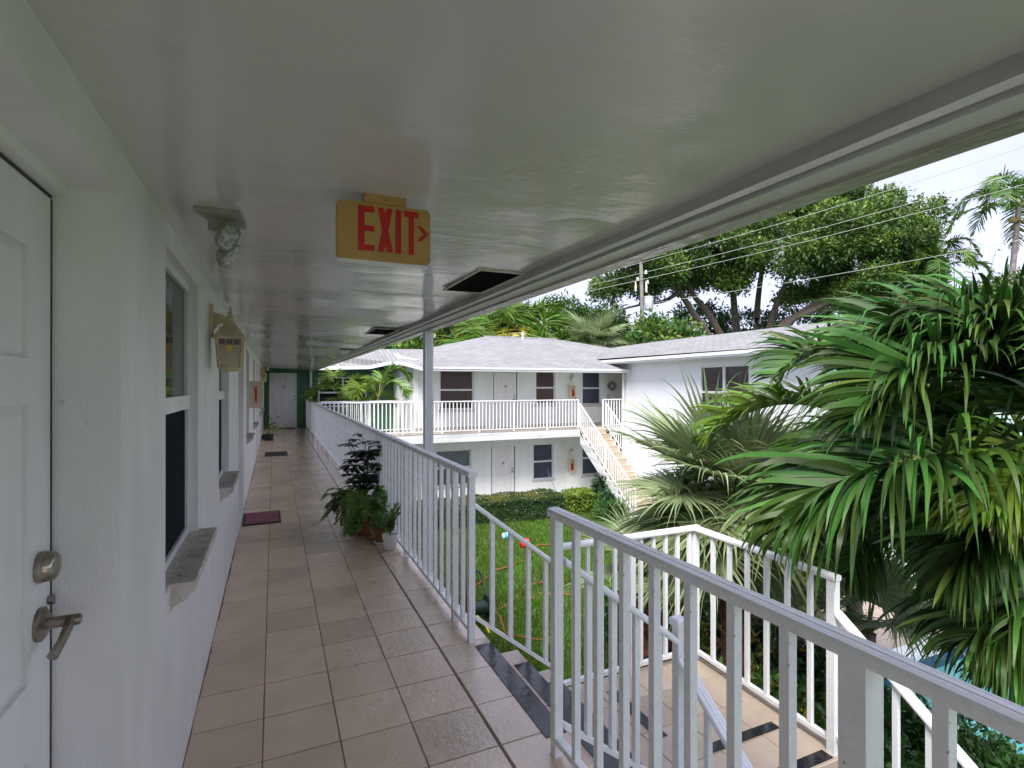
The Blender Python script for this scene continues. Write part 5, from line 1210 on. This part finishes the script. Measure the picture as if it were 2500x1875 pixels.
# second feather palm further back
fp2 = thing('feather_palm', 'second feather palm behind the foreground one, fronds reaching over the white wall', 'palm tree', (7.2, 3.6, GZ))
hub2 = at(2500, 1140, 6.0); tb = np.array([hub2[0]+.1, hub2[1]-.1, GZ]); fp2.location = tuple(tb)
MB().tube(catmull([tb, (tb+hub2)/2+np.array([.05, 0, 0]), hub2], 30), [.085+.007*(i % 2) for i in range(30)], 12).build('trunk', M['palm_bark'], fp2, True)
FR2 = [
 [(2230, 1050, 5.8), (2130, 960, 5.7), (2050, 885, 5.6), (1985, 868, 5.5), (1900, 915, 5.4)],
 [(2200, 1070, 5.9), (2060, 1010, 5.9), (1930, 985, 5.9), (1820, 1010, 5.9), (1735, 1065, 5.9)],
 [(2250, 1080, 5.6), (2140, 1060, 5.4), (2020, 1085, 5.3), (1930, 1150, 5.2)],
 [(2290, 1010, 6.0), (2260, 900, 6.1), (2200, 830, 6.2), (2120, 800, 6.2)],
 [(2480, 1030, 6.0), (2460, 930, 6.1), (2420, 870, 6.1), (2350, 850, 6.1)],
 [(2260, 1180, 5.6), (2180, 1230, 5.4), (2110, 1310, 5.3), (2070, 1400, 5.2)],
 [(2420, 1120, 5.9), (2520, 1130, 5.8), (2600, 1200, 5.8)],
 [(2450, 1220, 5.6), (2390, 1320, 5.4), (2360, 1430, 5.3)],
]
for k, ctl in enumerate(FR2):
    frond(fp2, [hub2]+[at(*q) for q in ctl], M['palm_leaf'] if k not in (1, 4) else M['palm_leaf_young'], n=90, L=.80, W=.044, curl=1.0, droop=.5 if k in (0, 1, 3) else .9, a0=60, a1=32, lift=.35 if k in (0, 1) else .15, rad=.018, start=.2, seed=260+k, K=6, tiplen=.55)

# ------------------------------------------------------------------ fan palms
def fan_palm(label, base, hub, leaves, Rr, seed, trunk_r=.13, boots=True, pet=.55, droop=1.2):
    t = thing('fan_palm', label, 'palm tree', base); base, hub = np.array(base), np.array(hub)
    n = 26; MB().tube(catmull([base, (base+hub)/2, hub], n), [trunk_r*(1+.10*(i % 2)) for i in range(n)], 12).build('trunk', M['palm_boot'] if boots else M['palm_bark'], t, True)
    if boots:
        r_ = np.random.default_rng(seed); bt = MB()
        for k in range(34):
            a_ = k*2.4; f = .35+.62*k/34; P = base+(hub-base)*f; d = np.array([math.cos(a_), math.sin(a_), .9])
            bt.tube([P+d*.06, P+d*.16, P+d*.26], [.05, .035, .012], 5)
        bt.build('leaf_boots', M['palm_boot'], t)
    r_ = np.random.default_rng(seed+1)
    for k, (az, el, ln) in enumerate(leaves):
        h_ = np.array([math.cos(R(az))*math.cos(R(el)), math.sin(R(az))*math.cos(R(el)), math.sin(R(el))])
        hb = hub+h_*ln+np.array([0, 0, .05]); ax = unit(h_+np.array([0, 0, -.25-.2*r_.random()])); nrm = np.cross(np.cross(ax, [0, 0, 1.0]), ax)+r_.normal(0, .25, 3)
        fan_leaf(t, hub, hb, ax, nrm, M['fan_leaf'], Rr*r_.uniform(.85, 1.15), n=58, span=r_.uniform(235, 320), droop=droop*r_.uniform(.7, 1.3), seed=seed*7+k)
    return t
H1 = at(1785, 1240, 6.5)
rng3 = np.random.default_rng(8); lv = []
for k in range(40):
    az = k*137.5+rng3.uniform(-15, 15); el = 68-k*3.2+rng3.uniform(-8, 8); lv.append((az, max(el, -58), rng3.uniform(.5, .85)))
fan_palm('large grey-green fan palm with shaggy drooping leaves beyond the landing', (H1[0]+.05, H1[1], GZ), H1, lv, 1.12, 5, droop=1.7)
H5 = at(1925, 1235, 8.0); lv = [(k*137.5+rng3.uniform(-15, 15), max(58-k*4.6, -55), rng3.uniform(.5, .8)) for k in range(26)]
fan_palm('taller fan palm standing just behind the large one, near the white wall', (H5[0], H5[1], GZ), H5, lv, .95, 23, droop=1.6)
H2 = at(2085, 1235, 7.4); lv = []
for k in range(14):
    az = k*137.5+rng3.uniform(-15, 15); el = 60-k*8.0+rng3.uniform(-8, 8); lv.append((az, max(el, -50), rng3.uniform(.4, .6)))
fan_palm('slender fan palm with a ringed trunk by the pool deck', (H2[0], H2[1], GZ), H2, lv, .72, 9, trunk_r=.10, boots=False)
H3 = at(2120, 1545, 6.0); lv = [(az, el, .45) for az, el in ((-10, 25), (30, 20), (-60, 30), (80, 30), (140, 25), (-120, 30), (10, 60))]
fan_palm('low fan palm with spread leaves next to the outer stair rail', (H3[0], H3[1], GZ), H3, lv, .80, 13, trunk_r=.07, boots=False, droop=.7)
H4 = at(1590, 1420, 7.0); lv = [(k*51+rng3.uniform(-12, 12), rng3.uniform(0, 55), .5) for k in range(11)]
fan_palm('low shaggy fan palm on the lawn edge left of the large one', (H4[0], H4[1], GZ), H4, lv, .78, 17, trunk_r=.10)

# areca in the light well
def areca(label, base, top, n, Ln, seed, m='areca', m2=None, W=.035, nl=30, leaf=.42, name='areca_palm', stems=4, lean=None, cat='palm tree', group=None):
    r_ = np.random.default_rng(seed); base = np.array(base, float); t = thing(name, label, cat, base, group); st_ = MB()
    tops = []
    for s in range(stems):
        p = base+np.array([r_.normal(0, .18), r_.normal(0, .18), 0]); q = np.array([p[0]+r_.normal(0, .25), p[1]+r_.normal(0, .25), top+r_.normal(0, .25)]); tops.append(q)
        st_.tube(catmull([p, (p+q)/2, q], 12), [.05-.002*i for i in range(12)], 7)
    st_.build('trunk', M['palm_bark'], t)
    for k in range(n):
        q = tops[k % stems]; az = r_.uniform(0, 2*np.pi); el = r_.uniform(.15, 1.25); ln = Ln*r_.uniform(.75, 1.15); h_ = np.array([math.cos(az), math.sin(az), 0])
        e = q+h_*ln*math.cos(el)+np.array([0, 0, ln*math.sin(el)*.75]); mid = q+h_*ln*.45*math.cos(el)+np.array([0, 0, ln*.6*math.sin(el)+.15*ln]); tip = e+h_*ln*.15-np.array([0, 0, ln*.22])
        frond(t, [q, mid, e, tip], M[m2] if (m2 and k % 4 == 0) else M[m], n=nl, L=leaf*Ln/1.4, W=W, droop=.7, a0=62, a1=28, lift=.3, rad=.014, start=.2, seed=seed*31+k, K=4, tiplen=.5)
    return t
areca('yellow-green areca palm growing up through the light well by the far corner', (2.55, 19.15, GZ), 1.0, 18, 1.35, 77, m='areca_light', m2='areca', W=.045, nl=40, leaf=.5)
railing('balcony_railing', 'inner white railing guarding the light well behind the corner palm', (1.4, 18.24, 0), (4.36, 18.24, 0), posts=(0, .5, 1), pitch=.13, bw=.026, pw=.045)

# ------------------------------------------------------------------ trees behind the roofs
def bg_shrub(px0, px1, ytop, zc, label, m, seed, extra=None, asp=.42, size=.34, n=None):
    c = at((px0+px1)/2, 880, zc); w = (px1-px0)/1300*zc/2; top = CAM_H+(939-ytop)/1300*zc; r_ = np.random.default_rng(seed); bl = []
    for k in range(7): bl.append(((c[0]+r_.uniform(-.6, .6)*w, c[1]+r_.uniform(-.5, .5)*w, top-(.10+.62*k/7)*(top-.2)-w*.15), (w*.62, w*.6, w*.55)))
    return shrub(label, bl, n or 420, 9, size, m, seed, asp=asp, name='garden_shrub', extra=extra, group='garden shrubs behind the rear roof', spread=.6)
bg_shrub(985, 1130, 762, 26, 'yellow-green bushy shrub behind the left end of the rear roof', 'leaf_yellow', 301, [('leaf_mid', .8, 1)])
bg_shrub(880, 1010, 800, 27, 'low yellow-green shrub above the far left of the rear roof', 'leaf_yellow', 302, [('leaf_mid', .7, 1)])
bg_shrub(1330, 1470, 738, 31, 'tall dark shrub with upright leaf rosettes behind the rear ridge', 'leaf_dark', 303, [('leaf_mid', .9, 1), ('leaf_yellow', .2, .9)], asp=.3, n=620)
bg_shrub(1440, 1560, 752, 27, 'dark shrub with rusty red new tips left of the utility pole', 'leaf_mid', 304, [('leaf_red', .14, .7), ('leaf_dark', .5, 1)], asp=.3, n=560)
bg_shrub(1530, 1640, 778, 25.5, 'soft green shrub in front of the utility pole', 'leaf_mid', 305, [('leaf_yellow', .5, .9)])
bg_shrub(1610, 1760, 800, 27, 'low pale green shrub right of the utility pole', 'leaf_mid', 306, [('leaf_yellow', .6, .9)])
bg_shrub(1150, 1360, 778, 32, 'dark hedge-like shrub filling the gap behind the areca palms', 'leaf_dark', 307, [('leaf_mid', .8, 1)], n=700)
bg_shrub(900, 1160, 790, 33, 'dark shrub mass behind the golden palm', 'leaf_dark', 308, [('leaf_mid', .8, 1)], n=700)
for k, (px, yt, zc, m, m2, lb) in enumerate(((1150, 805, 26.5, 'areca', 'areca_yellow', 'golden palm behind the ridge next to the white column'), (1225, 770, 27.5, 'areca', 'areca_yellow', 'bright green areca palm behind the rear ridge, left of the pair'), (1285, 755, 28.5, 'areca', None, 'tall bright green areca palm behind the middle of the rear ridge'), (1335, 790, 26.5, 'areca', None, 'areca palm with arching fronds above the right end of the rear ridge'))):
    c = at(px, 900, zc); areca(lb, (c[0], c[1], GZ), CAM_H+(939-yt)/1300*zc-1.6, 20, 2.3, 330+k, m=m, m2=m2, W=.085, nl=24, leaf=.75, group='arecas behind the rear roof')
c = at(1450, 900, 25.5); fan_palm('grey-green shaggy palm behind the roof valley', (c[0], c[1], GZ), np.array([c[0], c[1], 3.6]), [(k*137.5, 65-k*6.5, .7) for k in range(18)], 1.5, 41, trunk_r=.14)

# the great spreading tree
big = thing('shade_tree', 'huge spreading shade tree with bare forked limbs rising behind the right wing', 'tree', at(1830, 1030, 38))
limbs = MB(); Z0 = 38
def limb(pts, r0, r1): 
    P = catmull([at(*q) for q in pts], 16); limbs.tube(P, np.linspace(r0*.74, r1*.74, 16), 8)
limb([(1760, 1040, 38), (1740, 850, 37.6), (1690, 760, 37), (1655, 700, 36.5), (1640, 620, 36), (1600, 560, 36)], .42, .12)
limb([(1790, 1040, 38), (1775, 860, 37.8), (1725, 760, 37.5), (1690, 715, 37), (1670, 640, 37), (1690, 560, 37)], .40, .12)
limb([(1655, 715, 36.6), (1620, 735, 36.2), (1560, 745, 35.8), (1500, 760, 35.5)], .22, .06)
limb([(1810, 1040, 38.4), (1800, 830, 38.4), (1792, 740, 38.4), (1788, 640, 38.4), (1830, 540, 38)], .46, .14)
limb([(1850, 1040, 38.5), (1848, 840, 38.5), (1850, 740, 38.5), (1870, 620, 38.5), (1920, 520, 38)], .42, .12)
limb([(1855, 1040, 37.6), (1868, 860, 37.4), (1890, 760, 37), (1915, 700, 36.8), (1960, 600, 36.5), (2050, 520, 36.5)], .40, .12)
limb([(1880, 1040, 37.2), (1900, 820, 36.6), (1950, 770, 36), (2010, 730, 35.6), (2070, 705, 35.2), (2160, 660, 35)], .48, .14)
limb([(1870, 1040, 37), (1915, 810, 36.2), (1980, 760, 35.6), (2050, 720, 35.2), (2110, 640, 35)], .44, .14)
limb([(2070, 705, 35.2), (2150, 715, 35), (2240, 700, 35)], .2, .06); limb([(1960, 600, 36.5), (1930, 560, 36), (1860, 520, 36)], .2, .06); limb([(1670, 640, 37), (1740, 600, 37), (1800, 560, 37)], .18, .05)
limb([(1640, 640, 36.2), (1580, 640, 35.6), (1520, 660, 35)], .16, .05); limb([(2050, 560, 36.4), (2120, 540, 36), (2200, 560, 36)], .2, .06)
limbs.build('trunk', M['bark'], big, True)
r_ = np.random.default_rng(61); bl = []
for (px, py, zc, rx, rz) in [(1540, 620, 36, 3.0, 1.9), (1520, 700, 35.5, 2.2, 1.3), (1620, 570, 36, 2.6, 1.6), (1640, 660, 35, 1.9, 1.1), (1720, 550, 37, 2.6, 1.5), (1740, 640, 36, 1.8, 1.1), (1800, 500, 37, 2.6, 1.5), (1860, 560, 36, 2.2, 1.3), (1810, 690, 36.4, 2.0, 1.1), (1900, 650, 35.4, 2.2, 1.3),
        (1900, 470, 38, 2.8, 1.7), (1990, 480, 38, 3.0, 1.8), (1980, 580, 36, 2.8, 1.6), (2060, 510, 37, 3.0, 1.9), (2110, 500, 37, 2.6, 1.7), (2070, 620, 35, 2.9, 1.7), (2160, 590, 35.5, 3.0, 2.0), (2190, 580, 36, 2.4, 2.0), (2205, 650, 35.5, 2.4, 1.7), (2150, 690, 34.5, 2.8, 1.5), (2040, 690, 36.5, 1.8, 1.0), (2240, 650, 37, 1.8, 1.5), (1990, 660, 37.5, 2.0, 1.2), (1680, 500, 39, 2.6, 1.6), (1580, 520, 39, 2.4, 1.6), (2200, 740, 37, 2.4, 1.2), (1600, 690, 37, 1.6, .9), (1700, 690, 38.5, 1.7, .9), (1770, 600, 35.6, 2.0, 1.2), (1930, 720, 38, 1.6, .8), (1990, 720, 38, 1.5, .7), (1840, 620, 37.5, 2.2, 1.2), (2100, 730, 37, 2.0, .9), (2010, 540, 35.5, 2.4, 1.4), (2110, 560, 35.2, 2.4, 1.5), (1960, 420, 40, 3.2, 1.8), (2080, 440, 40, 3.0, 1.6)]:
    for q in range(4):
        j = r_.normal(0, .42, 3); bl.append((at(px, py, zc)+j*np.array([rx, rx, rz]), (rx*.50, rx*.50, rz*.52)))
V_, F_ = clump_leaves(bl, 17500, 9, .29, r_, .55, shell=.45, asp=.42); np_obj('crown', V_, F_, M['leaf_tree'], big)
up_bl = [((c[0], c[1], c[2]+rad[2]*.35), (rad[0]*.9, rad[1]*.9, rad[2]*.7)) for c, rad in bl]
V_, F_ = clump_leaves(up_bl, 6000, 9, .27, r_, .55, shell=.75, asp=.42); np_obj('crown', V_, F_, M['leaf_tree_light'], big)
# dark trees and palms seen below the crown and at the right edge
shrub('dark round tree low behind the right wing roof', [(at(2090, 780, 46), (3.0, 3, 2.2)), (at(1960, 800, 46), (2.6, 3, 1.6)), (at(1700, 790, 46), (3.0, 3, 1.6)), (at(1820, 800, 46), (3.0, 3, 1.6))], 900, 9, .42, 'leaf_dark', 401, name='background_tree', cat='tree', spread=.7)
shrub('pale green bushy tree at the right edge behind the foreground palm', [(at(2400, 770, 30), (2.4, 2, 1.5)), (at(2500, 740, 30), (2.2, 2, 1.6)), (at(2300, 760, 30), (1.8, 2, 1.2))], 620, 9, .32, 'leaf_mid', 402, name='background_tree', cat='tree', extra=[('leaf_yellow', .4, 1)], spread=.5)
shrub('shrub with red blossoms behind the right wing ridge', [(at(2245, 745, 27), (.9, .9, .6)), (at(2225, 790, 27), (.8, .8, .6))], 170, 8, .26, 'leaf_red', 403, name='flowering_shrub', extra=[('leaf_mid', .9, 1)], spread=.4)
def coconut(label, px, py, zc, n, Ln, seed, base_px=None):
    q = at(px, py, zc); bq = at(base_px or px, 1030, zc); t = thing('coconut_palm', label, 'palm tree', (bq[0], bq[1], GZ)); b_ = np.array([bq[0], bq[1], GZ])
    MB().tube(catmull([b_, (b_+q)/2+np.array([.1, 0, 0]), q], 26), [.20-.003*i for i in range(26)], 9).build('trunk', mat('pale_palm_bark', (.36, .30, .30), .8, var=.4, vscale=5), t, True)
    r_ = np.random.default_rng(seed); nt = MB()
    for k in range(6): nt.disc_dir(q+np.array([r_.normal(0, .3), r_.normal(0, .3), -.75+r_.normal(0, .15)]), (0, 0, 1), [(-.15, .05), (-.08, .13), (.05, .14), (.14, .05)], 8)
    nt.build('coconuts', mat('coconut_husk', (.42, .30, .14), .6, var=.3, vscale=5), t, True)
    for k in range(n):
        az = k*2.4+r_.uniform(-.3, .3); el = 1.15-1.5*k/n; h_ = np.array([math.cos(az), math.sin(az), 0]); ln = Ln*r_.uniform(.85, 1.1)
        e = q+h_*ln*math.cos(el)*.9+np.array([0, 0, ln*math.sin(el)*.7]); tip = e+h_*ln*.22-np.array([0, 0, ln*.38])
        frond(t, [q, q+h_*ln*.45*math.cos(el)+np.array([0, 0, ln*.55*max(math.sin(el), 0)+.1*ln]), e, tip], M['areca'] if k % 3 else M['palm_leaf'], n=34, L=Ln*.34, W=.075, droop=1.0, a0=65, a1=30, lift=.0, rad=.03, start=.15, seed=seed+k, K=4, tiplen=.5)
coconut('tall coconut palm against the sky at the right edge', 2488, 505, 30, 17, 2.9, 501, base_px=2420)
coconut('smaller palm half hidden behind the great tree', 2290, 655, 33, 13, 2.6, 540)

# utility pole and power lines
pole = thing('utility_pole', 'weathered grey utility pole with transformer in front of the great tree', 'utility pole', (*at(1570, 1030, 30)[:2], GZ))
pt_ = at(1565, 641, 30); pbv = np.array([at(1576, 830, 30)[0], at(1576, 830, 30)[1], GZ])
MB().tube([pbv, (pbv+pt_)/2, pt_], [.125, .115, .10], 10).build('shaft', M['polewood'], pole, True)
q = at(1584, 740, 29.6); MB().lathe(q[0], q[1], [(.22, q[2]-.38), (.25, q[2]-.34), (.25, q[2]+.30), (.27, q[2]+.31), (.27, q[2]+.36), (.10, q[2]+.40)], 16).build('transformer', M['transformer'], pole, True)
for (px, py) in ((1577, 664), (1557, 681), (1581, 688)):
    w = at(px, py, 29.9); MB().lathe(w[0], w[1], [(.03, w[2]-.12), (.09, w[2]-.10), (.06, w[2]-.03), (.10, w[2]-.01), (.06, w[2]+.05), (.03, w[2]+.10)], 8).build('insulator', M['transformer'], pole)
w = at(1552, 702, 29.9); MB().tube([w+np.array([0, 0, .35]), w, w-np.array([0, 0, .22])], [.03, .07, .05], 7).build('fuse_cutout', M['cream'], pole)
w = at(1578, 700, 29.9); MB().tube([w+np.array([0, 0, .3]), w-np.array([0, 0, .3])], .06, 7).build('arrester', M['transformer'], pole)
WL = [('topmost power line running from the pole tip to the upper right', (1565, 641), (2434, 380), 24, .02), ('second power line from the top, below the pole tip', (1577, 664), (2500, 417), 24, .02), ('third power line from the top, above the tree crown', (1564, 683), (2500, 450), 24, .02), ('lowest power line from the transformer, crossing the tree trunks', (1594, 740), (2500, 584), 24, .02)]
for lb, p0, p1, zc, sag in WL:
    A = at(*p0, 29.9); B = at(*p1, zc); D = B-A; B2 = A+D*1.4; A2 = A-D*.5
    pts = [A2+(np.array([0, 0, .25])), A, A+D*.25-np.array([0, 0, .10]), A+D*.5-np.array([0, 0, .14]), A+D*.75-np.array([0, 0, .10]), B, B2+np.array([0, 0, .3])]
    if 'lowest' in lb: pts = pts[1:]
    tag(MB().tube(catmull(pts, 40), .013, 5).build('power_line', M['wire'], None), lb, 'power line', 'power lines from the utility pole')

# white picket fence panels on the pool deck
def picket(label, A, B, h, pitch=.11):
    A, B = np.array([*A, GZ+.05]), np.array([*B, GZ+.05]); t = thing('picket_fence', label, 'fence', A); d = B-A; L_ = np.linalg.norm(d); ang = math.atan2(d[1], d[0])
    me = MB().extrude([(-.035, -.01, .05), (.035, -.01, .05), (.035, -.01, h-.05), (0, -.01, h), (-.035, -.01, h-.05)], (0, .02, 0)).mesh('picket', M['gutter'])
    n = int(L_/pitch)
    for i in range(n+1): inst(me, 'picket', t, A+d*(i/n), ang)
    for z in (.15, h-.22): MB().sweep([(.012, 0), (.04, 0), (.04, .07), (.012, .07)], A+np.array([0, 0, z]), B+np.array([0, 0, z])).build('rail', M['gutter'], t)
picket('white picket fence panel standing left on the pool deck', (9.3, 7.75), (10.75, 7.72), 1.1); picket('white picket gate panel behind the slender fan palm', (10.85, 7.4), (11.7, 7.15), 1.1)
